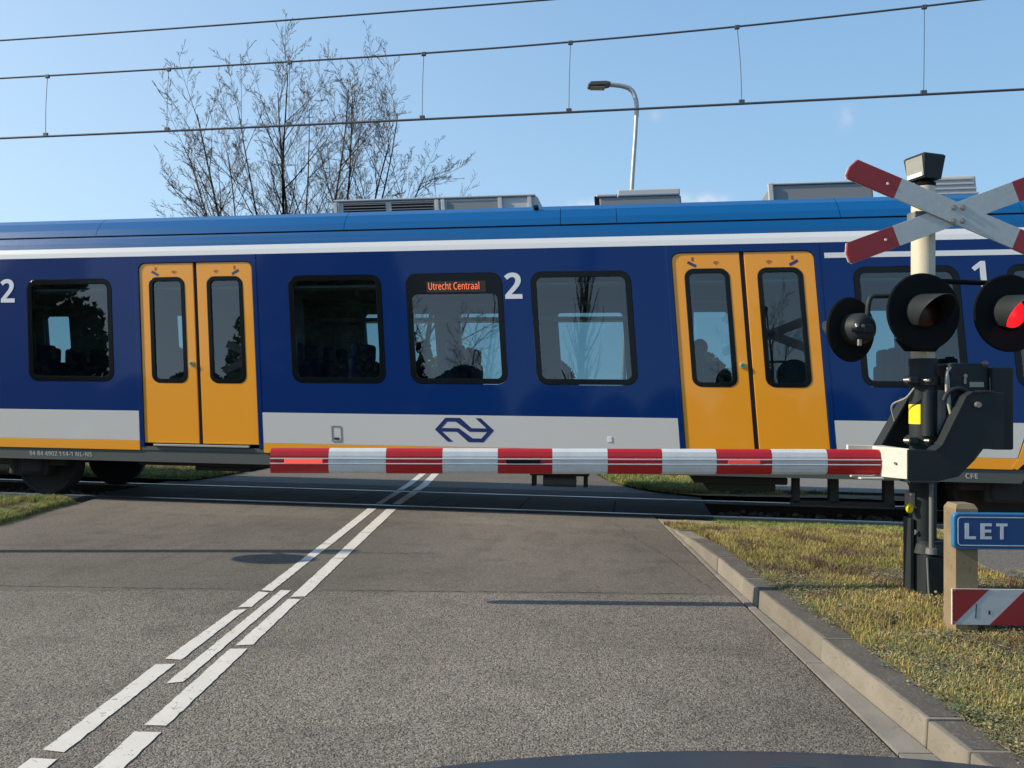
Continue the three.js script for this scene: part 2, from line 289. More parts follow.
// kerb and gutter on the right
const kerb = struct('kerb', 'concrete kerb stones along the right side of the road');
const kh = (z) => { const t = Math.max(0, Math.min(1, (-z - 6.2) / 1.6)); return 0.1 * (1 - t * t * (3 - 2 * t) * 0.85); };
const kx = (z) => 1.592 + 0.012 * Math.max(0, 5.2 + z) + 0.03 * Math.max(0, -z - 5.6);
[[3.2, 2.2], [2.2, 1.2], [1.2, 0.2], [0.2, -0.75], [-0.75, -1.75], [-1.75, -2.73], [-2.74, -3.0], [-3.01, -3.99], [-4.0, -4.985], [-5.0, -5.3], [-5.305, -6.0], [-6.005, -6.98], [-6.985, -7.75]].forEach(([za, zb], k) => {
  const g = box(0, 0.165, 0, 1, za, zb, 0.012), p = g.attributes.position, jog = rr(-0.006, 0.006), lift = rr(-0.004, 0.004);
  for (let i = 0; i < p.count; i++) { const z = p.getZ(i), y = p.getY(i), x = p.getX(i); p.setXYZ(i, kx(z) + x + jog + (1 - y) * -0.012, -0.12 + y * (kh(z) + 0.12 + lift), z); }
  g.computeVertexNormals();
  const q = g.toNonIndexed(), pp = q.attributes.position, uv = q.attributes.uv, nn = q.attributes.normal; for (let i = 0; i < pp.count; i++) uv.setXY(i, Math.abs(nn.getX(i)) > 0.7 ? pp.getY(i) + 3 : pp.getX(i), pp.getZ(i));
  const stone = add(kerb, 'kerb_stone', q, M_kerb[k % 3]), n = Math.max(4, Math.round((za - zb) / 0.05)), cp = [], cu = [], ci = [];
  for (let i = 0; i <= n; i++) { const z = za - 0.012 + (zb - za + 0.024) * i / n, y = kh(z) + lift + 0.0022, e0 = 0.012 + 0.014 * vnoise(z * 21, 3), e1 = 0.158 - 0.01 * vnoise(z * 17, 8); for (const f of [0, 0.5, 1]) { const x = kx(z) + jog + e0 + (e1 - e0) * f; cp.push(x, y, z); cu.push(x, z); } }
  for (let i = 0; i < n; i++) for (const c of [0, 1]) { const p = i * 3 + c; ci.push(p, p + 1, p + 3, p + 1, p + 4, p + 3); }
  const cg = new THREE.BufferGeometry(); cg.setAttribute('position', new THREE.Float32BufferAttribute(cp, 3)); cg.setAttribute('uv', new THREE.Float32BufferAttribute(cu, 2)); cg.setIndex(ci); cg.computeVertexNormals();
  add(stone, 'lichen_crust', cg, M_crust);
});
const gutter = struct('gutter', 'narrow row of pale gutter slabs beside the kerb');
for (let k = 0, z = 3; z > -7; k++) {
  const z2 = z - 0.99, g = box(0, 1, -0.1, 0.0, z - 0.003, z2 + 0.003, 0), p = g.attributes.position, uv = g.attributes.uv, nn = g.attributes.normal;
  for (let i = 0; i < p.count; i++) { const zz = p.getZ(i), a = roadEdge(-zz) + 0.02 + 0.006 * (vnoise(zz * 9, 3) - 0.5), b = kx(zz) - 0.02; p.setX(i, a + p.getX(i) * Math.max(0.008, b - a)); uv.setXY(i, p.getX(i), zz); }
  add(gutter, 'gutter_slab', g, M_gutter[k % 2]); z = z2;
}

// verges: soil sheets with grass on them
const flatTone = (x, z) => 0.75 + 0.5 * fbm(x * 1.3, z * 1.3);
const vergeR = (x, z) => { const e = Math.max(0, Math.min(1, (toTrack(x, z)[1] - 0.05) / 1.3)), n = 0.03 * (fbm(x * 1.7, z * 1.7) - 0.5); return (0.085 + n * (x < 2.0 ? 0.3 : 1)) * e - 0.01 * (1 - e); };
const vr = struct('verge', 'dry grass verge to the right of the kerb');
add(vr, 'soil', sheet(1.7, 16, 5, 0, 110, 110, (x, z, a, b) => { const xx = 1.7 + 14.3 * a * a, z1 = zAt(xx, 0.12), zz = 5 + b * (z1 - 5); return [xx < 1.9 ? Math.max(xx, kx(zz) + 0.15) : xx, zz]; }, vergeR, flatTone), M_soil);
add(vr, 'sandy_edge', sheet(0, 1, 0, 1, 40, 30, (x, z, a, b) => { const zz0 = -7.0 - 1.6 * b, x0 = roadEdge(-zz0) + 0.012, xx = x0 + a * (9 - x0) * (0.15 + 0.85 * a); return [xx, Math.max(zz0 + 0.16 * (xx - 1.6), zAt(xx, -0.43))]; }, (x, z) => -0.012 + 0.012 * fbm(x * 5, z * 5), (x, z) => 0.75 + 0.9 * fbm(x * 4, z * 4)), M_sand);
const leftEdge = (z) => -4.90 - 0.12 * (-z - 5) * 0.6 + 0.06 * (vnoise(z * 3, 2) - 0.5);
const vergeL = (x, z) => (0.045 + 0.05 * (fbm(x * 1.5, z * 1.5) - 0.4)) * Math.min(1, Math.max(0, (leftEdge(z) - x) / 0.22)) - 0.006;
const vl = struct('verge', 'small patch of grass verge at the left edge of the road');
add(vl, 'soil', sheet(-16, -5, -3, 0, 60, 60, (x, z, a, b) => { const z1 = zAt(-16 + 11 * a, 0.1), zz = -3 + b * (z1 + 3), r = leftEdge(zz) + 0.1; return [-16 + a * (r + 16), zz]; }, vergeL, flatTone), M_soil);
const vf = struct('verge', 'grass verges on the far side of the railway');
const farR = (z) => 1.45 + 0.95 * Math.exp(-(-z - 10.5) / 0.9), farL = (z) => -4.4 - 1.3 * Math.exp(-(-z - 10.5) / 1.2);
add(vf, 'soil', sheet(0, 1, 0, 1, 60, 60, (x, z, a, b) => { const xx0 = 1.4 + 38 * a * a, z0 = zAt(xx0 + 0.9, -2.15), zz = z0 - 60 * b * b; return [Math.max(xx0, 0) + (farR(zz) + 0.03 - 1.4) * (1 - a), zz]; }, (x, z) => 0.01 + 0.05 * fbm(x, z), flatTone), M_soil);
add(vf, 'soil', sheet(0, 1, 0, 1, 60, 60, (x, z, a, b) => { const xx0 = -4.4 - 38 * a * a, z0 = zAt(xx0 - 1, -2.15), zz = z0 - 60 * b * b; return [xx0 + (farL(zz) - 0.03 + 4.4) * (1 - a), zz]; }, (x, z) => 0.01 + 0.05 * fbm(x, z), flatTone), M_soil);
const fp = struct('footpath', 'grey asphalt footpath behind the blue sign');
{ const g = ext(poly([[3.5, 5.45], [3.6, 6.72], [16, 4.75], [16, 3.4]].map(([x, z]) => [x, z])), 0.03, 0.108, 0.004); g.rotateX(-Math.PI / 2); const u = g.attributes.uv, p = g.attributes.position; for (let i = 0; i < p.count; i++) u.setXY(i, p.getX(i), p.getZ(i)); g.setAttribute('color', new THREE.Float32BufferAttribute(new Float32Array(p.count * 3).fill(1.05), 3)); add(fp, 'path_surface', g, M_smooth); }
const fp2 = struct('footpath', 'pale paved path beyond the railway on the right');
{ const g = ext(poly([[3.0, 10.9], [3.0, 12.9], [16, 10.8], [16, 8.8]]), 0.0, 0.07, 0.004); g.rotateX(-Math.PI / 2); const u = g.attributes.uv, p = g.attributes.position; for (let i = 0; i < p.count; i++) u.setXY(i, p.getX(i), p.getZ(i)); g.setAttribute('color', new THREE.Float32BufferAttribute(new Float32Array(p.count * 3).fill(1.5), 3)); add(fp2, 'path_surface', g, M_smooth); }

// grass: tufts of bent blades
function tuftGeometry(n, hgt, spread, wid) {
  const pos = [];
  for (let k = 0; k < n; k++) {
    const a = rr(0, 6.283), r = Math.sqrt(rnd()) * spread, x = Math.cos(a) * r, z = Math.sin(a) * r, t = rr(0, 6.283), lean = rr(0.15, 1.1), h = hgt * rr(0.45, 1.15), w = wid * rr(0.7, 1.3);
    const dx = Math.cos(t), dz = Math.sin(t), px = -dz * w, pz = dx * w, m = [x + dx * h * lean * 0.3, h * 0.6, z + dz * h * lean * 0.3], e = [x + dx * h * lean, h * (1 - 0.35 * lean * 0.6), z + dz * h * lean];
    pos.push(x - px, -0.01, z - pz, x + px, -0.01, z + pz, m[0] + px * 0.8, m[1], m[2] + pz * 0.8, x - px, -0.01, z - pz, m[0] + px * 0.8, m[1], m[2] + pz * 0.8, m[0] - px * 0.8, m[1], m[2] - pz * 0.8, m[0] - px * 0.8, m[1], m[2] - pz * 0.8, m[0] + px * 0.8, m[1], m[2] + pz * 0.8, ...e);
  }
  const g = new THREE.BufferGeometry(); g.setAttribute('position', new THREE.Float32BufferAttribute(pos, 3)); g.setAttribute('uv', new THREE.Float32BufferAttribute(new Float32Array(pos.length / 3 * 2), 2)); g.computeVertexNormals(); return g;
}
const M_blade = M([1, 1, 1], 0.8, { transmission: 0.3, side: THREE.DoubleSide });
function grass(name, label, N, place, geo, tone) {
  const im = new THREE.InstancedMesh(geo, M_blade, N), m = new THREE.Matrix4(), q = new THREE.Quaternion(), c = new THREE.Color(), up = V(0, 1, 0);
  for (let i = 0; i < N; i++) {
    let p; do p = place(); while (!p);
    q.setFromAxisAngle(up, rr(0, 6.28)); const k = p[3] ?? 1; m.compose(V(p[0], p[1], p[2]), q, V(k, k * rr(0.7, 1.25), k)); im.setMatrixAt(i, m); im.setColorAt(i, tone(c, p[0], p[2]));
  }
  im.name = numbered(name); im.userData = { kind: 'stuff', label }; shade(im); scene.add(im);
}
const straw = (c, x, z) => {
  const n = 0.5 + 1.7 * (fbm(x * 1.6 + 20, z * 1.6) - 0.48), m = fbm(x * 3.1 + 50, z * 3.1), r = rnd(); if (m > 0.6 && r < 0.75) return c.setRGB(0.20, 0.12, 0.06).multiplyScalar(rr(0.5, 1.2));
  if (r < 0.47 + 0.5 * (n - 0.5) - 0.16 * smear((z + 4.4) / 1.2)) c.setRGB(0.46, 0.35, 0.115); else if (r < 0.92) c.setRGB(0.27, 0.265, 0.05); else c.setRGB(0.20, 0.12, 0.06);
  return c.multiplyScalar(rr(0.6, 1.25) * (0.8 + 0.4 * n));
};
const green = (c, x, z) => { const r = rnd(); (r < 0.65 ? c.setRGB(0.20, 0.30, 0.045) : c.setRGB(0.42, 0.36, 0.11)); return c.multiplyScalar(rr(0.6, 1.3)); };
const onPath = (x, z) => x > 3.44 && z < -5.36 + 0.155 * (x - 3.1) && z > -6.86 + 0.155 * (x - 3.1);
const tA = tuftGeometry(16, 0.05, 0.045, 0.0022), tB = tuftGeometry(12, 0.075, 0.05, 0.0026);
grass('verge_grass', 'short dry yellow green grass on the right verge', 30000, () => {
  const x = 1.78 + 5.2 * Math.pow(rnd(), 1.35), z = rr(-2.0, zAt(x, 0.2));
  if (x < kx(z) + 0.19 || onPath(x, z)) return null;
  const n = fbm(x * 2.2, z * 2.2); if (n < 0.40 && rnd() < 0.75) return null;
  const l = toTrack(x, z)[1]; return [x, vergeR(x, z), z, (0.7 + 0.75 * n) * (l < 0.5 ? 0.8 : 1)];
}, tA, straw);
const clover = (() => { const pos = []; for (let k = 0; k < 26; k++) { const a = rr(0, 6.28), r = Math.sqrt(rnd()) * 0.07, x = Math.cos(a) * r, z = Math.sin(a) * r, y = rr(0.012, 0.04), s = rr(0.003, 0.0065), t = rr(0, 6.28), ty = rr(-0.5, 0.5); const A = [Math.cos(t) * s, ty * s, Math.sin(t) * s], C = [-Math.sin(t) * s * 0.8, rr(-0.4, 0.4) * s, Math.cos(t) * s * 0.8]; const P = (u, v) => [x + A[0] * u + C[0] * v, y + A[1] * u + C[1] * v, z + A[2] * u + C[2] * v]; pos.push(...P(-1, 0), ...P(0, -1), ...P(1, 0), ...P(-1, 0), ...P(1, 0), ...P(0, 1)); } const g = new THREE.BufferGeometry(); g.setAttribute('position', new THREE.Float32BufferAttribute(pos, 3)); g.setAttribute('uv', new THREE.Float32BufferAttribute(new Float32Array(pos.length / 3 * 2), 2)); g.computeVertexNormals(); return g; })();
grass('ground_cover', 'low leafy weeds and clover among the grass by the kerb', 9000, () => { const x = 1.76 + 2.6 * Math.pow(rnd(), 1.2), z = rr(-2.0, -5.6), n = fbm(x * 2.6 + 11, z * 2.6); if (x < kx(z) + 0.17 || n < 0.46 - 0.1 * smear((z + 4) / 1)) return null; return [x, vergeR(x, z), z, rr(0.7, 1.3)]; }, clover, (c) => { const r = rnd(); (r < 0.45 ? c.setRGB(0.16, 0.20, 0.075) : r < 0.85 ? c.setRGB(0.36, 0.31, 0.15) : c.setRGB(0.22, 0.13, 0.07)); return c.multiplyScalar(rr(0.6, 1.2)); });
grass('verge_grass', 'fresh green grass along the rail at the right', 2600, () => { const s = rr(2.2, 4.6), l = 0.12 + 0.55 * rnd() * rnd(), [x, z] = toWorld(s, l); return vnoise(s * 2, 3) < 0.3 ? null : [x, vergeR(x, z), z, rr(0.6, 1)]; }, tB, green);
grass('verge_grass', 'sparse tufts on the sandy strip by the kerb end', 900, () => { const x = 1.63 + 0.9 * rnd(), z = rr(-6.9, zAt(x, 0.0)); if (x < kx(z) + 0.12 && z > -7.7) return null; if (fbm(x * 4, z * 4) < 0.45) return null; return [x, Math.max(0, vergeR(x, z)) , z, rr(0.35, 0.8)]; }, tA, straw);
grass('verge_grass', 'patchy grass at the left road edge', 6500, () => { const z = rr(-6.4, -9.3), x = leftEdge(z) - 0.05 - 3.2 * Math.pow(rnd(), 1.5); if (z < zAt(x, 0.15) || fbm(x * 2, z * 2) < 0.36) return null; return [x, vergeL(x, z), z, rr(0.6, 1.1)]; }, tB, (c, x, z) => (rnd() < 0.6 ? green(c, x, z) : straw(c, x, z)));
grass('far_grass', 'sunlit grass beyond the railway', 22000, () => {
  const L = rnd() < 0.5, z = -10.6 - 5.5 * rnd(), x = L ? farL(z) - 7 * rnd() : farR(z) + 7 * rnd();
  if (z > zAt(x, -2.3) || (x > 2.9 && z > -12.95 + 0.16 * (x - 3) && z < -10.85 + 0.16 * (x - 3))) return null; return [x, 0.03, z, rr(0.9, 1.5)];
}, tB, (c, x, z) => (fbm(x, z) > 0.48 ? green(c, x, z) : straw(c, x, z)));

// ---------------------------------------------------------------- the train (built in the railway's own axes: x along, z towards the road)
const font = await new FontLoader().loadAsync('fonts/droid/droid_sans_bold.typeface.json');
const fontR = await new FontLoader().loadAsync('fonts/droid/droid_sans_regular.typeface.json');
const text = (s, size, depth, f = font) => new TextGeometry(s, { font: f, size, depth, curveSegments: 5, bevelEnabled: false });
const train = thing('passenger_train', 'blue, white and yellow electric passenger train running over the crossing', 'train', [0, 0, -TZ], -TH);
const KS = 0.078, BACK = -2.25;
const lean = (y) => 0.03 * (Math.min(Math.max(y, 0.64), 3.2) - 0.64);
// near wall: leans in towards the top; every body piece carries the raked look of the body sides
function body(g, wall = 1) {
  const q = g.index ? g.toNonIndexed() : g, p = q.attributes.position;
  for (let i = 0; i < p.count; i++) { const y = p.getY(i), z = p.getZ(i); p.setXYZ(i, p.getX(i) - KS * (y - 1.9), y, wall === 1 ? z - lean(y) : wall === -1 ? BACK - z + lean(y) : z); }
  q.computeVertexNormals(); return q;
}
const rake = (y) => -KS * (y - 1.9);
const coat = { clearcoat: 1, clearcoatRoughness: 0.06 };
const wave = noiseTexture(512, (u, v) => { const a = wrapNoise(u, v, 5); return [a, a, a, a]; })[1];
const M_wave = tex(wave, 512, false, 0.35);
const grimeTex = (() => { const [c, h] = noiseTexture(512, (u, v, i, j) => { const a = wrapNoise(u, v, 5), b = wrapNoise(u + 0.3, v, 30), s = hash(i, j), k = (0.82 + 0.3 * a) * (b > 0.64 ? 0.95 : 1) * (0.96 + 0.08 * s); return [k, k, k * 0.985, b]; }); return { c: tex(c, 512, true, 2.2), h: tex(h, 512, false, 2.2) }; })();
const P = {
  blue: M([0.0012, 0.025, 0.135], 0.5, { ...coat, clearcoat: 0.42, specularIntensity: 0.1, bumpMap: M_wave, bumpScale: 0.004 }), roof: M([0.002, 0.092, 0.27], 0.4, { ...coat, clearcoat: 0.8, specularIntensity: 0.2, clearcoatRoughness: 0.12, bumpMap: M_wave, bumpScale: 0.004 }), white: M([0.74, 0.74, 0.73], 0.35, coat), grey: M([0.58, 0.575, 0.55], 0.4, { ...coat, clearcoat: 0.5 }),
  yellow: M([0.88, 0.34, 0.004], 0.42, { ...coat, clearcoat: 0.6 }), black: M([0.006, 0.007, 0.008], 0.16, { ior: 1.28 }), rubber: M([0.012, 0.012, 0.013], 0.7), sole: M([0.075, 0.085, 0.085], 0.6, { map: grimeTex.c }), under: M([0.018, 0.018, 0.018], 0.8), unit: M([0.46, 0.46, 0.44], 0.6), unitDark: M([0.20, 0.21, 0.21], 0.65),
  glass: M([0.41, 0.54, 0.57], 0.0, { transmission: 1, thickness: 0, ior: 1.85 }), inner: M([0.30, 0.33, 0.33], 0.7), floor: M([0.09, 0.09, 0.10], 0.8), seat: M([0.02, 0.035, 0.09], 0.85), alu: M([0.6, 0.6, 0.58], 0.35, { metalness: 0.8 }), code: M([0.36, 0.37, 0.37], 0.6), lettering: M([0.72, 0.73, 0.76], 0.4), steel: M([0.022, 0.020, 0.018], 0.8),
};
const WY0 = 1.466, WY1 = 2.735, DY0 = 0.735, DY1 = 2.912;
const windows = [[-8.9, -7.75], [-6.12, -4.945], [-2.643, -1.5], [-1.207, -0.079], [0.244, 1.36], [3.669, 4.703], [5.15, 6.25]];
const doors = [[-4.575, -3.095], [1.81, 3.298]];
const S0 = -9.3, S1 = 7.0;
// blue side panels with openings, near and far
function sidePanel(s0, s1, wins, drs, y0, y1) {
  const sh = poly([[s0, y0], [s1, y0], [s1, y1], [s0, y1]]);
  for (const [a, b] of wins) sh.holes.push(rrect(THREE.Path, a, b, WY0, WY1, 0.13));
  return sh;
}
const segs = []; { let a = S0; for (const [d0, d1] of doors) { segs.push([a, d0 - 0.055]); a = d1 + 0.055; } segs.push([a, S1]); }
for (const [a, b] of segs) add(train, 'side_panel', body(ext(sidePanel(a, b, windows.filter(([p, q]) => p > a && q < b), [], 1.118, 3.0), -0.05, 0)), P.blue);
for (const [d0, d1] of doors) {
  const arc = (cx, cy, a0, a1) => [0, 1, 2, 3, 4, 5, 6].map((i) => { const t = a0 + (a1 - a0) * i / 6; return [cx + Math.cos(t) * 0.089, cy + Math.sin(t) * 0.089]; });
  const sh = poly([[d0 - 0.055, 0.69], [d0, 0.69], ...arc(d0 + 0.089, DY1 - 0.085, Math.PI, Math.PI / 2), ...arc(d1 - 0.089, DY1 - 0.085, Math.PI / 2, 0), [d1, 0.69], [d1 + 0.055, 0.69], [d1 + 0.055, 3.0], [d0 - 0.055, 3.0]]);
  add(train, 'door_surround', body(ext(sh, -0.05, 0.004, 0.004)), P.blue);
}
const lowSegs = segs.map(([a, b], i) => [i ? a + 0.002 : -6.72, i < 2 ? b - 0.002 : 5.08]);
lowSegs.forEach(([a, b]) => {
  add(train, 'lower_panel', body(ext(poly([[a - (a < -6 ? 0.12 : 0), 1.116], [a, 0.758], [b, 0.758], [b + (b > 4.9 ? 0.14 : 0), 1.116]]), -0.05, 0.0015, 0.002)), P.grey);
  add(train, 'yellow_stripe', body(ext(poly([[a - (a < -6 ? 0.03 : 0), 0.756], [a + (a < -6 ? 0.05 : 0), 0.645], [b - (b > 4.9 ? 0.05 : 0), 0.645], [b + (b > 4.9 ? 0.03 : 0), 0.756]]), -0.05, 0.0025, 0.002)), P.yellow);
});
for (const [pts, side] of [[[[-6.73, 0.758], [-6.60, 0.66], [-6.67, 0.645], [-6.83, 0.80], [-7.0, 1.1], [-6.87, 1.1]], 0], [[[5.09, 0.758], [5.01, 0.66], [5.07, 0.645], [5.22, 0.78], [5.37, 1.1], [5.23, 1.1]], 1]])
  add(train, 'yellow_stripe', body(ext(poly(side ? pts.slice().reverse() : pts), -0.05, 0.004, 0.001)), P.yellow);
// bodywork above the bogies
for (const [a, b] of [[S0, -7.02], [5.39, S1]]) add(train, 'lower_panel', body(ext(poly([[a, 0.9], [b, 0.9], [b, 1.116], [a, 1.116]]), -0.05, 0.0)), P.grey);
// first-class line above the right-hand windows
add(train, 'class_stripe', body(box(3.40, 5.9, 2.832, 2.888, -0.002, 0.003)), P.white);
// white stripe, cantrail and roof
const roofSweep = (prof, s0, s1) => {   // prof: [z, y] outline, closed, swept along the body
  const g = new THREE.ExtrudeGeometry(poly(prof), { depth: s1 - s0, bevelEnabled: false }); g.rotateY(Math.PI / 2); g.translate(s0, 0, 0);
  // shape x became -z: mirror back
  const p = g.attributes.position; for (let i = 0; i < p.count; i++) p.setZ(i, -p.getZ(i)); const q = g.toNonIndexed ? (g.index ? g.toNonIndexed() : g) : g;
  const a = q.attributes.position; for (let i = 0; i < a.count; i += 3) { const t = [a.getX(i), a.getY(i), a.getZ(i)]; a.setXYZ(i, a.getX(i + 1), a.getY(i + 1), a.getZ(i + 1)); a.setXYZ(i + 1, ...t); }
  return body(q, 0);
};
add(train, 'white_stripe', roofSweep([[-0.071, 3.001], [-0.079, 3.06], [-0.095, 3.117], [-0.14, 3.117], [-0.14, 3.001]], S0, S1), P.white);
add(train, 'cantrail', roofSweep([[-0.096, 3.119], [-0.115, 3.18], [-0.15, 3.262], [-0.19, 3.262], [-0.19, 3.119]], S0, S1), P.roof);
add(train, 'roof_seam', roofSweep([[-0.165, 3.2], [-0.185, 3.285], [-0.24, 3.285], [-0.24, 3.2]], S0, S1), P.rubber);
// roof covers in lengths with fine joints, as seen along the shoulder
const cov = [S0, -7.1, -5.2, -1.95, 0.62, 1.25, 3.62, 5.4, S1];
for (let k = 0; k + 1 < cov.length; k++) add(train, 'roof_cover', roofSweep([[-0.162, 3.284], [-0.2, 3.37], [-0.29, 3.48], [-0.40, 3.548], [-0.52, 3.574], [-0.7, 3.585], [-0.7, 3.5], [-0.45, 3.46], [-0.26, 3.284]], cov[k] + 0.003, cov[k + 1] - 0.003), P.roof);
add(train, 'roof', roofSweep([[-0.7, 3.50], [-0.7, 3.586], [-1.2, 3.60], [-1.7, 3.586], [-1.88, 3.55], [-2.06, 3.40], [BACK + 0.09, 3.1], [BACK + 0.075, 2.98], [BACK + 0.2, 2.98], [-1.96, 3.3], [-1.7, 3.45]], S0, S1), P.roof);
add(train, 'drain_hole', (() => { const g = cyl([0.335, 3.497, -0.32], [0.335, 3.53, -0.29], 0.032, 0.032, 16); g.translate(rake(3.5), 0, 0); return g; })(), P.black);
// solebar
for (const [a, b] of [[-6.9, 5.2]]) add(train, 'solebar', body(ext(poly([[a, 0.644], [a + 0.1, 0.505], [b - 0.1, 0.505], [b, 0.644]]), -0.2, -0.012)), P.sole);
add(train, 'floor_pan', box(S0 + 0.1, S1 - 0.1, 0.56, 0.72, BACK + 0.05, -0.21), P.under);
for (const e of [S0, S1 - 0.05]) add(train, 'end_wall', body(box(e, e + 0.05, 0.722, 3.3, BACK + 0.2, -0.2), 0), P.unitDark);
// windows: black frame ring, pane, and its mirror on the far side
function ring(a, b, y0, y1, r, w, wt = w) { const s = rrect(THREE.Shape, a, b, y0, y1, r); s.holes.push(rrect(THREE.Path, a + w, b - w, y0 + w, y1 - wt, Math.max(0.012, r - w))); return s; }
windows.forEach(([a, b], i) => {
  const band = i === 3 ? 0.235 : 0.062, f = add(train, 'window', body(ext(ring(a + 0.004, b - 0.004, WY0 + 0.004, WY1 - 0.004, 0.126, 0.062, band), -0.03, 0.003, 0.003)), P.black);
  add(f, 'pane', body(new THREE.ShapeGeometry(rrect(THREE.Shape, a + 0.06, b - 0.06, WY0 + 0.06, WY1 - band + 0.002, 0.066)).translate(0, 0, -0.008)), P.glass);
  if (i === 3) {
    add(f, 'display_backing', body(box(a + 0.25, b - 0.19, 2.515, 2.64, 0.0032, 0.0042)), P.rubber);
    const t = text('Utrecht Centraal', 0.072, 0.002, fontR); t.computeBoundingBox(); const w = t.boundingBox.max.x; t.scale(0.60 / w, 1.12, 1); t.translate(a + 0.265, 2.545, 0.0048);
    add(f, 'led_display_text', body(t), M([0.1, 0.02, 0.01], 0.6, { emissive: new THREE.Color(1.0, 0.20, 0.06), emissiveIntensity: 0.95 }));
  }
});
// far wall with its own windows
const farWins = [[-8.9, -8.2], [-7.62, -7.2], [-5.75, -5.1], [-2.46, -1.43], [-1.06, -0.05], [0.33, 1.22], [2.1, 2.62], [3.7, 4.7]];
{
  const sh = poly([[S0, 0.66], [S1, 0.66], [S1, 3.0], [S0, 3.0]]);
  for (const [a, b] of farWins) sh.holes.push(rrect(THREE.Path, a, b, 1.5, 2.5, 0.05));
  add(train, 'far_side', body(ext(sh, -0.06, 0), -1), P.blue);
  const lin = poly([[S0, 0.76], [S1, 0.76], [S1, 2.95], [S0, 2.95]]);
  for (const [a, b] of farWins) lin.holes.push(rrect(THREE.Path, a - 0.01, b + 0.01, 1.49, 2.51, 0.05));
  add(train, 'wall_lining', body(ext(lin, -0.09, -0.065), -1), P.inner);
  for (const [a, b] of farWins) add(train, 'far_window', body(new THREE.ShapeGeometry(rrect(THREE.Shape, a - 0.003, b + 0.003, 1.497, 2.503, 0.05)).translate(0, 0, -0.03), -1), P.glass);
}
add(train, 'interior_floor', box(S0 + 0.06, S1 - 0.06, 0.722, 0.75, BACK + 0.12, -0.08), P.floor);
add(train, 'ceiling', body(merge([box(S0 + 0.06, S1 - 0.06, 2.9, 2.93, BACK + 0.3, -0.38), box(S0 + 0.06, S1 - 0.06, 2.60, 2.63, -0.44, -0.17, 0.012), box(S0 + 0.06, S1 - 0.06, 2.60, 2.63, BACK + 0.2, BACK + 0.46, 0.012)]), 0), P.inner);
add(train, 'luggage_rack', body(merge([box(-3.0, 1.6, 2.36, 2.385, BACK + 0.16, BACK + 0.45, 0.01), box(-3.0, 1.6, 2.385, 2.41, BACK + 0.44, BACK + 0.455)]), 0), P.alu);
for (const s of [-2.88, 1.66, -4.66, 3.42]) add(train, 'partition', body(box(s - 0.015, s + 0.015, 0.76, 2.58, -0.95, -0.14), 0), P.inner);
for (const s of [-3.35, 2.05, 3.05]) add(train, 'grab_pole', cyl([s, 0.75, -1.3], [s, 2.9, -1.3], 0.018), P.yellow);
// doors
doors.forEach(([d0, d1]) => {
  const mid = (d0 + d1) / 2;
  [[d0 + 0.004, mid - 0.024, 1], [mid + 0.024, d1 - 0.004, 0]].forEach(([a, b, left]) => {
    const s = new THREE.Shape(), R = 0.085;
    s.moveTo(a, DY0); s.lineTo(b, DY0); if (left) { s.lineTo(b, DY1); s.lineTo(a + R, DY1); s.absarc(a + R, DY1 - R, R, Math.PI / 2, Math.PI, false); } else { s.lineTo(b, DY1 - R); s.absarc(b - R, DY1 - R, R, 0, Math.PI / 2, false); s.lineTo(a, DY1); } s.closePath();
    const wa = left ? a + 0.125 : a + 0.125, wb = left ? b - 0.118 : b - 0.125;
    s.holes.push(rrect(THREE.Path, wa, wb, 1.457, 2.74, 0.1));
    const leaf = add(train, 'door_leaf', body(ext(s, -0.045, -0.008, 0.004)), P.yellow);
    add(leaf, 'window_seal', body(ext(ring(wa + 0.001, wb - 0.001, 1.458, 2.739, 0.099, 0.048), -0.04, -0.003, 0.003)), P.black);
    add(leaf, 'door_pane', body(new THREE.ShapeGeometry(rrect(THREE.Shape, wa + 0.045, wb - 0.045, 1.503, 2.694, 0.052)).translate(0, 0, -0.02)), P.glass);
    // stickers above the glass: wireless arcs and a small bar
    const cx = left ? wb - 0.13 : wa + 0.13, bx = left ? wa + 0.085 : wb - 0.085, arcs = [];
    for (const r of [0.014, 0.03, 0.046]) { const q = new THREE.Shape(); q.absarc(cx, 2.775, r, 0.7, Math.PI - 0.7, false); q.absarc(cx, 2.775, Math.max(0, r - 0.009), Math.PI - 0.7, 0.7, true); arcs.push(ext(q, -0.0078, -0.0065)); }
    const M_print = M([0.30, 0.09, 0.03], 0.5);
    add(leaf, 'wireless_sticker', body(merge(arcs)), M_print);
    const bar = box(-0.05, 0.05, -0.016, 0.016, -0.0078, -0.0065); bar.rotateZ(left ? -0.5 : 0.5); bar.translate(bx, 2.79, 0); add(leaf, 'bar_sticker', body(bar), M([0.03, 0.04, 0.13], 0.5));
    const pic = box(-0.012, 0.012, -0.022, 0.022, -0.0078, -0.0065); pic.translate(bx + (left ? 0.01 : -0.01), 2.845, 0); add(leaf, 'small_sticker', body(pic), M_print);
    if (left) { const q = cyl([b - 0.055, 1.69, -0.01], [b - 0.055, 1.69, 0.014], 0.034, 0.028, 20); const bt = add(leaf, 'door_button', body(q), P.alu); add(bt, 'button_face', body(cyl([b - 0.055, 1.69, 0.0145], [b - 0.055, 1.69, 0.02], 0.022, 0.018, 18)), M([0.01, 0.23, 0.10], 0.4)); }
  });
  add(train, 'door_seal', body(box(mid - 0.0235, mid + 0.0235, DY0, DY1, -0.05, -0.024)), P.rubber);
  add(train, 'door_step', body(box(d0 + 0.13, d1 - 0.12, 0.698, 0.722, -0.03, 0.018, 0.004)), P.alu);
  add(train, 'door_sill', body(box(d0 - 0.05, d1 + 0.05, 0.646, 0.69, -0.05, -0.004)), P.sole);
});
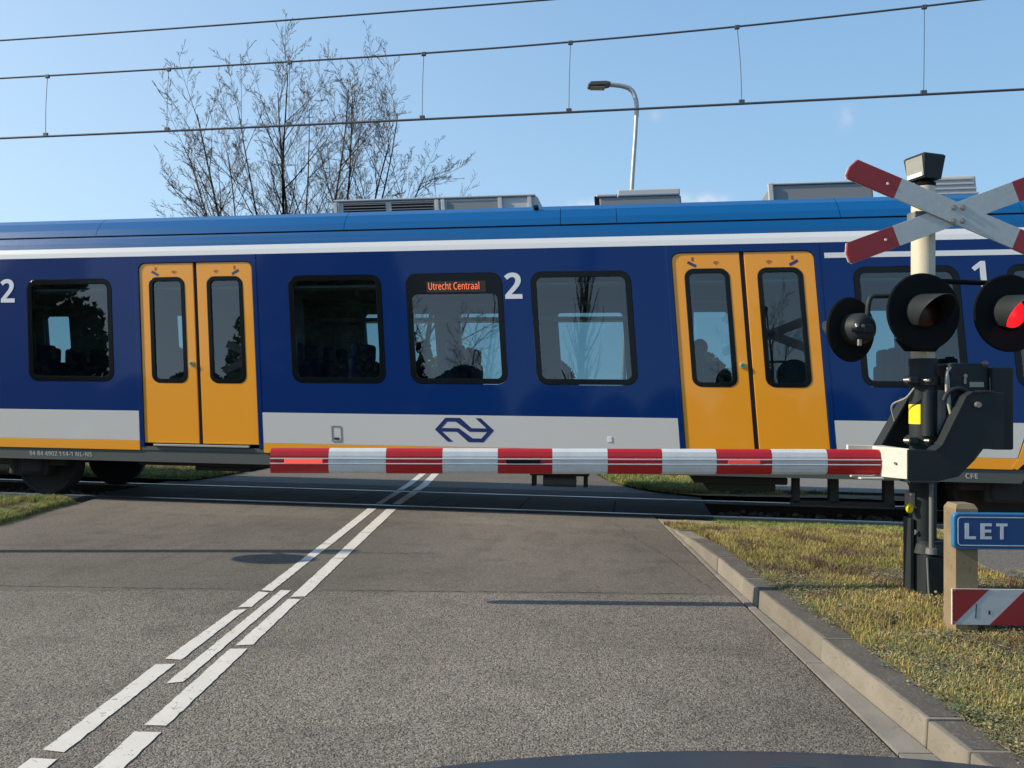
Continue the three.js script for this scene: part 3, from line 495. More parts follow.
// lettering and emblem
function letter(s, x, y, h, parent = train, name = 'class_number') { const t = text(s, h, 0.002); t.translate(x, y, 0.0018); return add(parent, name, body(t), P.lettering); }
letter('2', -0.068, 2.432, 0.295); letter('2', -6.50, 2.45, 0.295); letter('1', 4.81, 2.505, 0.27);
{
  const cx = -0.615, cy = 0.951, w = 0.34, h = 0.135, L = [];
  const P2 = (pts, k) => pts.map(([x, y]) => [cx + k * x * w, cy + k * y * h]);
  const band = [[-1, 0], [-0.66, 0.98], [-0.12, 0.98], [0.2, 0.12], [0.72, 0.12], [0.72, -0.12], [0.16, -0.12], [-0.18, 0.66], [-0.56, 0.66], [-0.74, 0.14], [-0.72, 0.14], [-0.26, 0.14]];
  // each half: hexagon edge running from the arrow point over the top into the middle bar
  const half = [[[-1, 0], [-0.62, 1], [-0.12, 1], [-0.27, 0.68], [-0.56, 0.68], [-0.76, 0.17]], [[-0.27, 0.68], [-0.12, 1], [0.25, 0.16], [0.75, 0.16], [0.75, -0.14], [0.18, -0.14]], [[-1, 0], [-0.76, 0.17], [-0.75, -0.17]], [[-1, 0], [-0.75, -0.17], [-0.4, -1], [-0.58, -1]]];
  for (const k of [1, -1]) for (const pts of half) { let q = P2(pts, k); let ar = 0; q.forEach(([x, y], i) => { const [X, Y] = q[(i + 1) % q.length]; ar += x * Y - X * y; }); if (ar < 0) q.reverse(); L.push(ext(poly(q), 0.0018, 0.0036)); }
  add(train, 'operator_emblem', body(merge(L)), M([0.004, 0.02, 0.12], 0.4));
}
const code = text('94 84 4902 114-1 NL-NS', 0.062, 0.002); code.computeBoundingBox(); code.scale(0.86 / code.boundingBox.max.x, 0.9, 1); code.translate(-6.15, 0.548, -0.0115); add(train, 'vehicle_number', body(code), P.code);
const code2 = text('CFE', 0.052, 0.002); code2.translate(4.58, 0.545, -0.0115); add(train, 'vehicle_number', body(code2), P.code);
{ const f = ext(ring(-2.19, -2.065, 0.785, 0.975, 0.02, 0.014), 0.0018, 0.006); const hch = add(train, 'service_hatch', body(f), P.unitDark); add(hch, 'hatch_latch', body(box(-2.16, -2.1, 0.815, 0.84, 0.0018, 0.008, 0.002)), P.under); }
add(train, 'socket_cover', body(box(0.985, 1.03, 0.845, 0.905, 0.0018, 0.008, 0.006)), P.white);
// roof equipment
function roofUnit(s0, s1, y0, y1, z0, z1, m, name, extra) { const u = add(train, name, body(box(s0, s1, y0, y1, z0, z1, 0.02), 0), m); extra?.(u); return u; }
const RB = 3.588;
roofUnit(-2.30, 0.30, RB, 3.812, -1.75, -0.92, P.unit, 'air_conditioner', (u) => {
  for (const [a, b] of [[-2.22, -1.66], [-1.58, -1.03]]) {
    const gr = add(u, 'grille', body(box(a, b, RB + 0.02, 3.785, -0.921, -0.914), 0), P.black);
    for (let k = 0; k < 5; k++) add(gr, 'slat', body(box(a, b, 3.62 + k * 0.036, 3.628 + k * 0.036, -0.914, -0.9), 0), P.unitDark);
  }
  add(u, 'panel', body(box(-0.85, -0.2, RB + 0.02, 3.775, -0.921, -0.912), 0), P.unitDark);
  add(u, 'lid', body(box(-2.33, 0.27, 3.8125, 3.835, -1.78, -0.89, 0.008), 0), P.unit);
  for (const s of [-2.32, -0.98, -0.9, -0.17, 0.2]) add(u, 'bracket', body(box(s - 0.025, s + 0.025, RB, 3.80, -0.9195, -0.885, 0.006), 0), P.unit);
});
roofUnit(1.05, 2.03, RB, 3.78, -1.7, -0.95, P.unitDark, 'converter_box', (u) => { add(u, 'lid', body(box(1.28, 2.02, 3.781, 3.86, -1.72, -0.93, 0.015), 0), P.unit); add(u, 'lid', body(box(1.02, 1.27, 3.781, 3.815, -1.72, -0.93, 0.012), 0), P.unit); add(u, 'end_cap', body(box(0.99, 1.045, 3.66, 3.80, -1.68, -0.96, 0.01), 0), P.black); });
roofUnit(3.06, 4.2, RB, 3.85, -1.7, -0.92, P.unitDark, 'resistor_box', (u) => { add(u, 'lid', body(box(3.08, 4.22, 3.851, 3.872, -1.72, -0.9, 0.008), 0), P.unit); add(u, 'bracket', body(box(3.03, 3.09, RB, 3.87, -0.919, -0.88, 0.01), 0), P.unit); });
roofUnit(4.72, 5.33, RB, 3.91, -1.6, -0.98, P.unit, 'insulator_box', (u) => { for (let k = 0; k < 5; k++) add(u, 'fin', body(box(4.70, 5.36 - 0.02 * k, 3.64 + k * 0.055, 3.66 + k * 0.055, -1.62, -0.96, 0.004), 0), P.unit); });
// seats (two by two), seen as dark shapes through the glass
{
  const seatG = merge([box(-0.24, 0.24, 0.38, 0.47, -0.22, 0.24, 0.04), box(-0.23, 0.23, 0.42, 1.02, -0.28, -0.19, 0.04), box(-0.15, 0.15, 1.0, 1.22, -0.285, -0.2, 0.05), box(-0.05, 0.05, 0.0, 0.4, -0.05, 0.05)]);
  for (const s of [-8.4, -7.2, -6.3, -5.25, -2.5, -1.72, -0.55, 0.34, 1.2, 4.2, 5.4]) for (const [z, k] of [[-0.40, 0], [-0.85, 0], [-1.45, 1], [-1.88, 1]]) {
    const m = add(train, 'seat', seatG, P.seat); m.position.set(s - KS * 0, 0.752, z); m.rotation.y = (Math.round(s * 10) % 2 ? 1 : -1) * Math.PI / 2;
  }
}
// underframe and bogies
const UX = 0.11;
add(train, 'underframe_equipment', merge([box(-4.85, -2.9, 0.44, 0.555, -1.2, -0.25, 0.02), box(-4.1, -3.35, 0.385, 0.44, -1.1, -0.28, 0.02), box(-2.7, -0.2, 0.5, 0.556, -2.0, -0.3), box(1.1, 5.0, 0.485, 0.556, -2.1, -0.3)].map((g) => g.translate(UX, 0, 0))), P.under);
add(train, 'equipment_box', merge([box(2.0, 3.0, 0.40, 0.484, -1.1, -0.25, 0.02), box(2.15, 2.88, 0.315, 0.41, -1.05, -0.28, 0.03)]), P.under);
{ const u = add(train, 'track_antenna', merge([box(0.16, 0.84, 0.425, 0.5, -0.62, -0.36, 0.01), box(0.18, 0.22, 0.30, 0.43, -0.55, -0.38), box(0.78, 0.82, 0.30, 0.43, -0.55, -0.38)]), P.under); add(u, 'antenna_coil', cyl([0.31, 0.36, -0.46], [0.69, 0.36, -0.46], 0.068, 0.068, 18), P.sole); }
add(train, 'side_frame', merge([box(3.06, 3.13, 0.2, 0.485, -0.4, -0.28), box(3.44, 3.53, 0.22, 0.485, -0.4, -0.28), box(4.0, 4.09, 0.2, 0.485, -0.4, -0.28), box(3.05, 4.1, 0.185, 0.235, -0.4, -0.28)]), P.under);
function bogie(s, half = 1.15) {
  const b = add(train, 'bogie_frame', merge([box(s - half - 0.45, s + half + 0.45, 0.40, 0.56, -0.36, -0.22, 0.03), box(s - half - 0.2, s - half + 0.25, 0.28, 0.58, -0.38, -0.2, 0.03), box(s + half - 0.25, s + half + 0.2, 0.28, 0.58, -0.38, -0.2, 0.03), box(s - half - 0.45, s + half + 0.45, 0.40, 0.56, -2.08, -1.97, 0.03), box(s - 0.25, s + 0.25, 0.35, 0.6, -2.05, -0.3, 0.04)]), P.under);
  for (const k of [-1, 1]) {
    const prof = [[0.0, 0.0675], [0.05, 0.08], [0.09, 0.05], [0.38, 0.04], [0.39, 0.065], [0.43, 0.065], [0.455, -0.03], [0.455, -0.065], [0.4, -0.065], [0.09, -0.04], [0, -0.07]].map(([r, y]) => new THREE.Vector2(Math.max(r, 0.0005), y));
    for (const z of [RN - 0.012, RF + 0.012]) { const g = new THREE.LatheGeometry(prof, 40); g.rotateX(z > -1 ? Math.PI / 2 : -Math.PI / 2); g.translate(s + k * half, 0.439, z); add(train, 'wheel', g, P.steel); }
    add(train, 'axle', cyl([s + k * half, 0.439, RN - 0.08], [s + k * half, 0.439, RF + 0.08], 0.08), P.under);
    add(b, 'axle_box', box(s + k * half - 0.15, s + k * half + 0.15, 0.3, 0.56, -0.34, -0.16, 0.05), P.under);
    add(b, 'spring', cyl([s + k * half + 0.28 * -k, 0.3, -0.26], [s + k * half + 0.28 * -k, 0.6, -0.26], 0.085, 0.085, 16), P.under);
  }
}
bogie(-7.35, 1.2); bogie(6.35, 1.2);
// the neighbouring carriages, outside the picture
for (const [a, b] of [[-22, S0 - 0.55], [S1 + 0.55, 17]]) {
  const ws = []; for (let s = a + 0.8; s + 1.3 < b; s += 1.7) ws.push([s, s + 1.15]);
  const sh = poly([[a, 1.118], [b, 1.118], [b, 3.0], [a, 3.0]]); for (const [p, q] of ws) sh.holes.push(rrect(THREE.Path, p, q, WY0, WY1, 0.13));
  add(train, 'side_panel', body(ext(sh, -0.05, 0)), P.blue); add(train, 'far_side', body(ext(poly([[a, 0.66], [b, 0.66], [b, 3.0], [a, 3.0]]), -0.06, 0), -1), P.blue);
  add(train, 'lower_panel', body(box(a, b, 0.758, 1.116, -0.05, 0)), P.grey); add(train, 'yellow_stripe', body(box(a, b, 0.645, 0.756, -0.05, 0.002)), P.yellow);
  for (const [p, q] of ws) { const f = add(train, 'window', body(ext(ring(p + 0.004, q - 0.004, WY0 + 0.004, WY1 - 0.004, 0.126, 0.062), -0.03, 0.003, 0.003)), P.black); add(f, 'pane', body(new THREE.ShapeGeometry(rrect(THREE.Shape, p + 0.06, q - 0.06, WY0 + 0.06, WY1 - 0.06, 0.066)).translate(0, 0, -0.008)), P.glass); }
  add(train, 'white_stripe', roofSweep([[-0.071, 3.001], [-0.095, 3.117], [-0.14, 3.117], [-0.14, 3.001]], a, b), P.white);
  add(train, 'roof', roofSweep([[-0.096, 3.119], [-0.162, 3.284], [-0.29, 3.48], [-0.52, 3.574], [-1.2, 3.60], [-1.88, 3.55], [BACK + 0.09, 3.1], [BACK + 0.075, 2.98], [-0.14, 2.98], [-0.14, 3.119]], a, b), P.roof);
  add(train, 'floor_pan', box(a, b, 0.45, 0.74, BACK + 0.05, -0.06), P.under);
  for (const e of [a, b - 0.05]) add(train, 'end_wall', body(box(e, e + 0.05, 0.74, 3.3, BACK + 0.2, -0.2), 0), P.unitDark);
}
for (const s of [S0 - 0.275, S1 + 0.275]) add(train, 'gangway_bellows', body(merge([0, 1, 2, 3, 4].map((k) => box(s - 0.27 + k * 0.11, s - 0.18 + k * 0.11, 0.72, 3.2, BACK + 0.25, -0.25, 0.03))), 0), P.rubber);
bogie(-11.6, 1.1); bogie(-20.4, 1.1); bogie(9.4, 1.1); bogie(15.6, 1.1);

// ---------------------------------------------------------------- barrier, crossing signs and signals
function part(t, name, geo, mat) { let r = t; while (r.parent && r.parent !== scene) r = r.parent; geo.translate(-r.position.x, -r.position.y, -r.position.z); return add(t, name, geo, mat); }
const painted = (c, r = 0.5, o = {}) => M(c, r, { map: grimeTex.c, bumpMap: grimeTex.h, bumpScale: 0.0006, ...o });
const B = {
  dark: painted([0.022, 0.029, 0.032], 0.55, { ior: 1.32 }), cream: painted([0.60, 0.55, 0.43], 0.5), red: painted([0.50, 0.012, 0.016], 0.35), white: painted([0.66, 0.68, 0.68], 0.4), off: painted([0.66, 0.64, 0.57], 0.55), board: painted([0.008, 0.009, 0.010], 0.8, { ior: 1.22 }), grey: painted([0.30, 0.30, 0.27], 0.55),
  rod: painted([0.14, 0.15, 0.145], 0.5), bolt: M([0.30, 0.28, 0.24], 0.4, { metalness: 0.6 }), yellow: M([0.85, 0.68, 0.01], 0.5), cable: M([0.42, 0.41, 0.36], 0.6), signRed: painted([0.34, 0.022, 0.026], 0.5), signWhite: painted([0.52, 0.55, 0.55], 0.5), signEdge: M([0.7, 0.72, 0.72], 0.5),
};
const bar = thing('crossing_barrier', 'lowered red and white striped barrier boom on a dark steel post', 'barrier', [2.632, 0.08, -4.95]);
const bp = (name, geo, mat, par = bar) => part(par, name, geo, mat);
bp('post', merge([cyl([2.632, 0.1, -4.95], [2.632, 1.575, -4.95], 0.079, 0.079, 28)]), B.dark);
bp('upper_pole', cyl([2.632, 1.575, -4.95], [2.632, 2.70, -4.95], 0.070, 0.070, 28), B.cream);
bp('collar', merge([cyl([2.632, 1.555, -4.95], [2.632, 1.60, -4.95], 0.083, 0.083, 28)]), B.dark);
// base: plate, plinth, hinge rod
bp('base_plate', box(2.526, 2.553, -0.02, 0.585, -4.99, -4.90, 0.006), B.dark);
const pl = bp('plinth', ext(poly([[2.57, -0.02], [2.80, -0.02], [2.80, 0.32], [2.775, 0.345], [2.585, 0.37], [2.57, 0.36]]), -5.08, -4.80, 0.01), B.dark);
bp('rib', tube([[2.578, 0.36, -4.795], [2.582, 0.2, -4.79], [2.592, 0.0, -4.785]], 0.007, 12, 6), B.rod, pl);
bp('flange', merge([cyl([2.66, 0.37, -4.93], [2.66, 0.43, -4.93], 0.115, 0.10, 28), cyl([2.66, 0.43, -4.93], [2.66, 0.45, -4.93], 0.09, 0.09, 24)]), B.dark);
bp('hinge_rod', merge([cyl([2.605, 0.40, -4.80], [2.605, 0.83, -4.80], 0.013, 0.013, 14), cyl([2.605, 0.385, -4.80], [2.605, 0.42, -4.80], 0.034, 0.03, 14)]), B.rod);
bp('yellow_tag', (() => { const g = new THREE.TorusGeometry(0.022, 0.01, 8, 16); g.rotateY(0.5); g.translate(2.523, 0.65, -4.90); return g; })(), B.yellow);
bp('latch', merge([box(2.53, 2.56, 0.66, 0.75, -4.98, -4.90, 0.006), cyl([2.50, 0.66, -4.93], [2.57, 0.655, -4.91], 0.008, 0.008, 8)]), B.bolt);
bp('bolt', cyl([2.553, 0.50, -4.9], [2.566, 0.50, -4.9], 0.018, 0.018, 6), B.bolt);
// clamps and lower sleeve
for (const y of [1.46, 1.08]) { const c = bp('clamp', merge([cyl([2.632, y - 0.03, -4.95], [2.632, y + 0.03, -4.95], 0.094, 0.094, 24), box(2.50, 2.56, y - 0.022, y + 0.022, -4.93, -4.86, 0.006), box(2.70, 2.765, y - 0.022, y + 0.022, -4.93, -4.86, 0.006)]), B.dark); for (const x of [2.475, 2.60]) bp('bolt', cyl([x, y, -4.875], [x + 0.02, y, -4.845], 0.013, 0.013, 6), B.bolt, c); }
bp('sleeve', cyl([2.615, 1.11, -4.862], [2.615, 1.40, -4.866], 0.036, 0.03, 18), B.dark);
bp('sticker', (() => { const g = new THREE.CylinderGeometry(0.0815, 0.0815, 0.125, 14, 1, true, -1.95, 1.30); g.translate(2.632, 1.245, -4.95); return g; })(), B.yellow);
// fork: front and rear side plates carrying boom and counterweight
const frontPts = [[2.441, 0.838], [2.619, 0.834], [2.754, 0.866], [2.852, 0.965], [2.907, 1.037], [3.036, 1.037], [3.036, 1.385], [2.95, 1.392], [2.84, 1.386], [2.80, 1.36], [2.649, 1.055], [2.612, 1.026], [2.441, 1.030]];
const fr = bp('fork_plate', ext(poly(frontPts), -4.785, -4.765, 0.003), B.dark);
bp('fork_flange', merge([[[2.612, 1.026], [2.649, 1.055]], [[2.649, 1.055], [2.80, 1.36]], [[2.80, 1.36], [2.84, 1.386]], [[2.84, 1.386], [2.95, 1.392]]].map(([a, b]) => { const L = Math.hypot(b[0] - a[0], b[1] - a[1]), g = box(-0.004, L + 0.004, -0.006, 0.006, -4.86, -4.755, 0.002); g.rotateZ(Math.atan2(b[1] - a[1], b[0] - a[0])); g.translate(a[0], a[1], 0); return g; })), B.dark, fr);
bp('bolt', cyl([2.865, 1.31, -4.764], [2.865, 1.31, -4.74], 0.02, 0.017, 12), B.bolt, fr);
bp('rib', box(2.44, 2.62, 0.826, 0.838, -4.86, -4.74, 0.003), B.dark, fr);
const rearPts = [[2.426, 0.86], [2.70, 0.86], [2.85, 1.0], [2.85, 1.389], [2.752, 1.389], [2.65, 1.37], [2.615, 1.345], [2.60, 1.328], [2.426, 1.02]];
const re = bp('fork_plate', ext(poly(rearPts), -5.17, -5.15, 0.003), B.dark);
bp('fork_flange', (() => { const a = [2.43, 1.022], b = [2.615, 1.348], L = Math.hypot(b[0] - a[0], b[1] - a[1]), g = box(0, L, -0.008, 0.008, -5.19, -5.09, 0.003); g.rotateZ(Math.atan2(b[1] - a[1], b[0] - a[0])); g.translate(a[0], a[1], 0); return g; })(), B.dark, re);
bp('counterweight', merge([box(3.0, 3.132, 1.03, 1.545, -5.12, -4.82, 0.012), box(2.90, 3.0, 1.04, 1.40, -5.14, -4.80, 0.008), box(3.13, 3.15, 1.18, 1.32, -5.0, -4.86, 0.006)]), B.dark);
const dr = bp('drive_box', ext(rrect(THREE.Shape, 2.752, 3.0, 1.05, 1.572, 0.02), -5.08, -4.86, 0.012), B.dark);
bp('nameplate', box(2.875, 2.965, 1.42, 1.452, -4.86, -4.855), B.bolt, dr);
bp('lock', merge([cyl([2.845, 1.49, -4.86], [2.845, 1.49, -4.845], 0.012, 0.012, 10), box(2.838, 2.852, 1.44, 1.50, -4.858, -4.85)]), B.bolt, dr);
bp('knob', merge([cyl([2.975, 1.56, -4.875], [2.975, 1.575, -4.85], 0.02, 0.016, 12)]), B.bolt, dr);
bp('cap', merge([cyl([2.83, 1.57, -5.02], [2.83, 1.605, -5.02], 0.06, 0.055, 20), cyl([2.845, 1.605, -5.02], [2.845, 1.618, -5.02], 0.03, 0.025, 14)]), B.board, dr);
bp('drive_wheel', (() => { const g = new THREE.TorusGeometry(0.09, 0.014, 10, 28, 2.4); g.rotateZ(0.6); g.translate(2.79, 1.32, -4.83); return g; })(), B.dark, dr);
bp('cable', tube([[2.755, 1.54, -4.855], [2.728, 1.52, -4.84], [2.72, 1.42, -4.84], [2.735, 1.30, -4.84], [2.77, 1.18, -4.84], [2.80, 1.14, -4.85]], 0.009, 30, 7), B.cable);
bp('cable', tube([[2.745, 1.54, -4.87], [2.74, 1.45, -4.85], [2.75, 1.30, -4.85], [2.76, 1.20, -4.85]], 0.006, 20, 6), B.cable);
bp('gusset', box(2.70, 2.755, 1.06, 1.40, -4.99, -4.9, 0.006), B.grey);
bp('cable', tube([[2.53, 1.41, -4.86], [2.50, 1.35, -4.9], [2.46, 1.30, -5.0], [2.50, 1.2, -5.05]], 0.006, 20, 6), B.grey);
// white end bracket that holds the boom
const eb = bp('boom_bracket', merge([(() => { const g = ext(poly([[2.347, 4.905], [2.448, 4.765], [2.448, 5.12], [2.347, 5.03]].reverse()), 0.846, 1.034, 0.004); g.rotateX(-Math.PI / 2); return flat(g); })(), ext(poly([[2.228, 1.0], [2.448, 0.9], [2.448, 1.030], [2.228, 1.034]]), -5.15, -5.122, 0.003), box(2.2, 2.345, 0.833, 0.845, -5.03, -4.87, 0.003)]), B.off);
bp('rivet', cyl([2.40, 0.94, -4.835], [2.392, 0.94, -4.825], 0.008, 0.008, 8), B.bolt, eb);
// boom: core, eleven painted lengths, ridges and lamps
const BX0 = -1.53, BX1 = 2.345, onBoom = (g) => { g.translate(-BX1, 0, 0); g.rotateZ(0.0075); g.translate(BX1, 0.9365, -4.95); return g; };
const boomProf = () => { const s = new THREE.Shape(); const P3 = [[0.0, 0.081], [0.022, 0.077], [0.036, 0.062], [0.044, 0.035], [0.046, 0.0], [0.044, -0.035], [0.036, -0.062], [0.022, -0.077], [0, -0.081]]; const all = [...P3, ...P3.slice(1, -1).reverse().map(([x, y]) => [-x, y])]; all.forEach(([x, y], i) => (i ? s.lineTo(x, y) : s.moveTo(x, y))); s.closePath(); return s; };
const boomSeg = (a, b, k = 1) => { const g = new THREE.ExtrudeGeometry(boomProf(), { depth: b - a, bevelEnabled: false }); g.scale(k, k, 1); g.rotateY(Math.PI / 2); g.translate(a, 0, 0); return g; };
const boom = bp('boom', onBoom(boomSeg(BX0 + 0.006, BX1 + 0.05, 0.94)), B.grey);
const cutsPx = [272, 330, 387, 443, 498, 552, 607, 661, 715, 770, 825, 878], cuts = cutsPx.map((p) => BX0 + (p - 272) / 606 * (BX1 - BX0));
for (let k = 0; k < 11; k++) bp('boom_segment', onBoom(boomSeg(cuts[k] + 0.0008, cuts[k + 1] - 0.0008)), k % 2 ? B.white : B.red, boom);
for (const y of [0.0165, -0.0145]) bp('ridge', onBoom(box(BX0 + 0.002, BX1 - 0.004, y - 0.0035, y + 0.0035, 0.043, 0.0505, 0.002)), B.white, boom);
const glowRed = (k) => M([0.35, 0.03, 0.025], 0.35, { emissive: new THREE.Color(1, 0.10, 0.07), emissiveIntensity: k });
[[0, 0.25, 0.9, 0.8], [4, 0.15, 0.78, 0], [8, 0.2, 0.78, 0.35]].forEach(([k, a, b, e]) => { const x0 = cuts[k] + a * (cuts[k + 1] - cuts[k]), x1 = cuts[k] + b * (cuts[k + 1] - cuts[k]); bp(e ? 'boom_light' : 'boom_reflector', onBoom(box(x0, x1, -0.011, 0.013, 0.044, 0.0515, 0.003)), e ? glowRed(e) : B.board, boom); });

// St Andrew's cross of two boards
const cross = thing('crossbuck_sign', 'white and red crossed boards bolted to the cream pole', 'crossing sign', [2.768, 2.503, -4.83]);
function crossBoard(tilt, z, L = 0.728, w = 0.0665) {
  const c = 0.05, end = (k) => { const a = [[0.402, -w], [L - c * 0.55, -w], [L, -w + c * 1.2], [L, w - c * 0.35], [L - c * 0.3, w], [0.402, w]]; return a.map(([x, y]) => [k * x, k * y]); };
  const mid = add(cross, 'board', ext(poly([[-0.4, -w], [0.4, -w], [0.4, w], [-0.4, w]]), z, z + 0.012, 0.001).rotateZ(tilt), B.signWhite);
  for (const k of [-1, 1]) { add(mid, 'red_end', ext(poly(end(k)), z, z + 0.0122, 0.001).rotateZ(tilt), B.signRed); add(mid, 'white_edge', ext(poly(end(k).map(([x, y]) => [x * 1.008 , y * 1.02])), z - 0.006, z - 0.0005).rotateZ(tilt), B.signEdge); add(mid, 'rivet', cyl([k * 0.47, 0, z + 0.0125], [k * 0.47, 0, z + 0.016], 0.009, 0.007, 10).rotateZ(tilt), B.signEdge); }
}
crossBoard(0.365, 0.0); crossBoard(-0.395, 0.0135);
for (const [x, y] of [[-0.02, 0.035], [0.035, 0.036], [-0.022, -0.05], [0.033, -0.048]]) { add(cross, 'bolt', merge([cyl([x, y, 0.0256], [x, y, 0.036], 0.013, 0.012, 8), cyl([x, y, 0.0258], [x, y, 0.028], 0.019, 0.019, 14)]), B.bolt); }
add(cross, 'bracket', merge([box(-0.24, 0.09, -0.02, 0.02, -0.03, -0.007), cyl([-0.153, -0.03, -0.12], [-0.153, 0.03, -0.12], 0.078, 0.078, 20)]), B.rod);

// lamp housing on top of the pole
const cap = thing('pole_lamp', 'dark grey box lamp with a pale strip on top of the pole', 'lamp', [2.640, 2.70, -4.95], 0.297);
{
  cap.scale.setScalar(0.86);
  const W0 = 0.078, W1 = 0.098, y0 = 0.055, y1 = 0.235, q = [], quad = (a, b, c, d) => q.push(...a, ...b, ...c, ...a, ...c, ...d), lo = [[-W0, W0], [W0, W0], [W0, -W0], [-W0, -W0]].map(([x, z]) => [x, y0, z]), hi = [[-W1, W1], [W1, W1], [W1, -W1], [-W1, -W1]].map(([x, z]) => [x, y1 - 0.012, z]), tp = [[-W1, W1], [W1, W1], [W1, -W1], [-W1, -W1]].map(([x, z]) => [x * 0.9, y1, z * 0.9]);
  for (let i = 0; i < 4; i++) { const j = (i + 1) % 4; quad(lo[i], lo[j], hi[j], hi[i]); quad(hi[i], hi[j], tp[j], tp[i]); } quad(tp[0], tp[1], tp[2], tp[3]); quad(lo[3], lo[2], lo[1], lo[0]);
  const g = new THREE.BufferGeometry(); g.setAttribute('position', new THREE.Float32BufferAttribute(q, 3)); g.setAttribute('uv', new THREE.Float32BufferAttribute(new Float32Array(q.length / 3 * 2), 2)); g.computeVertexNormals();
  add(cap, 'housing', uvByMetre(g), B.dark);
  const pan = box(-0.002, 0.002, 0.0, 0.145, -0.078, 0.078, 0.001); pan.rotateZ(0.115); pan.translate(-0.0835, 0.07, 0); add(cap, 'side_panel', pan, B.grey);
  const st = box(-0.002, 0.002, 0.0, 0.03, -0.07, 0.07, 0.001); st.rotateZ(0.115); st.translate(-0.0875, 0.066, 0); add(cap, 'light_strip', st, B.signEdge);
  add(cap, 'neck', merge([cyl([0, 0.0, 0], [0, 0.03, 0], 0.072, 0.078, 24), cyl([0, 0.03, 0], [0, 0.054, 0], 0.055, 0.055, 20)]), B.board);
}

// round signals
function visorGeometry(r, L) {
  const pos = [], idx = [], n = 40, add1 = (rad) => {
    const base = pos.length / 3;
    for (let i = 0; i <= n; i++) { const a = -0.75 + (Math.PI + 1.5) * (i / n), up = Math.max(0, Math.sin(a) * 0.5 + 0.5), len = L * (0.12 + 0.88 * Math.pow(up, 0.9)); for (let j = 0; j <= 4; j++) { const t = j / 4; pos.push(Math.cos(a) * rad * (1 - 0.06 * t), Math.sin(a) * rad * (1 - 0.06 * t) - 0.02 * t, len * t); } }
    for (let i = 0; i < n; i++) for (let j = 0; j < 4; j++) { const p = base + i * 5 + j; idx.push(p, p + 5, p + 1, p + 5, p + 6, p + 1); }
    return base;
  };
  const o = add1(r), q = add1(r - 0.004);
  for (let i = 0; i < n; i++) { const a = o + i * 5 + 4, b = q + i * 5 + 4; idx.push(a, a + 5, b, a + 5, b + 5, b); }
  const g = new THREE.BufferGeometry(); g.setAttribute('position', new THREE.Float32BufferAttribute(pos, 3)); g.setAttribute('uv', new THREE.Float32BufferAttribute(new Float32Array(pos.length / 3 * 2), 2)); g.setIndex(idx); g.computeVertexNormals(); return g;
}
function signal(label, pos, turn, r, lit, group) {   // faces +z of its own axes
  const s = thing('signal_light', label, 'signal', pos, turn, group), k = r / 0.245;
  const board = add(s, 'backboard', (() => { const g = new THREE.LatheGeometry([[0.0005, 0], [r * 0.97, 0], [r, 0.004], [r, 0.016], [r * 0.985, 0.02], [r * 0.45, 0.014], [0.0005, 0.014]].map(([a, b]) => new THREE.Vector2(a, b)), 56); g.rotateX(Math.PI / 2); g.translate(0, 0, -0.02); return flat(g); })(), B.board);
  add(board, 'rim', new THREE.TorusGeometry(r, 0.005, 8, 56).translate(0, 0, -0.008), B.board);
  add(s, 'lamp_housing', (() => { const g = new THREE.LatheGeometry([[0.0005, -0.15], [0.07, -0.15], [0.10, -0.135], [0.118, -0.09], [0.122, 0]].map(([a, b]) => new THREE.Vector2(a * k, b * k)), 32); g.rotateX(Math.PI / 2); g.translate(0, 0, -0.021); return g; })(), B.dark);
  add(s, 'lens_ring', new THREE.TorusGeometry(0.1 * k, 0.008, 8, 40).translate(0, 0, 0.0), B.board);
  const lens = new THREE.SphereGeometry(0.2 * k, 32, 12, 0, Math.PI * 2, 0, 0.5); lens.rotateX(Math.PI / 2); lens.translate(0, 0, -0.175 * k + 0.012);
  const L = add(s, 'signal_lens', lens, lit ? M([0.5, 0.01, 0.015], 0.3, { emissive: new THREE.Color(1, 0.012, 0.02), emissiveIntensity: 0.95 }) : M([0.03, 0.002, 0.003], 0.4));
  if (lit) { const p = new THREE.PointLight(new THREE.Color(1, 0.05, 0.05), 0.06, 6); p.position.set(0, 0, 0.05); p.castShadow = true; p.shadow.radius = 3; s.add(p); }
  const v = add(s, 'visor', visorGeometry(0.116 * k, 0.235 * k), B.dark); v.position.z = -0.004; v.rotation.x = 0.0;
  return s;
}
const sigA = signal('round black signal with a dark lens in front of the cream pole', [2.558, 1.884, -4.80], 0.10, 0.238, false);
add(sigA, 'mounting_plate', merge([ext(poly([[-0.10, -0.245], [0.10, -0.245], [0.17, -0.17], [-0.17, -0.17]]), -0.045, -0.03, 0.002), box(-0.05, 0.09, -0.06, 0.06, -0.17, -0.10)]), B.board);
const sigB = signal('round black signal with a glowing red lens right of the pole', [3.096, 1.882, -4.80], 0.10, 0.238, true);
add(sigB, 'bracket_arm', merge([cyl([-0.56, 0.205, -0.10], [-0.07, 0.20, -0.10], 0.017, 0.017, 12), cyl([-0.07, 0.20, -0.10], [0, 0.09, -0.1], 0.017, 0.017, 12)]), B.board);
const sigC = signal('smaller round signal seen from behind, left of the barrier pole', [2.175, 1.785, -4.98], Math.PI + 0.42, 0.205, false);
add(sigC, 'bracket_arm', tube([[-0.02, 0.06, -0.12], [-0.025, 0.16, -0.125], [-0.045, 0.2, -0.13], [-0.10, 0.206, -0.155], [-0.2, 0.205, -0.21], [-0.30, 0.20, -0.262]], 0.016, 30, 10), B.dark);
add(sigC, 'hinge', merge([box(-0.02, 0.06, -0.03, 0.02, -0.17, -0.13, 0.006), cyl([0.05, -0.02, -0.15], [0.12, -0.015, -0.12], 0.014, 0.014, 10)]), B.dark);
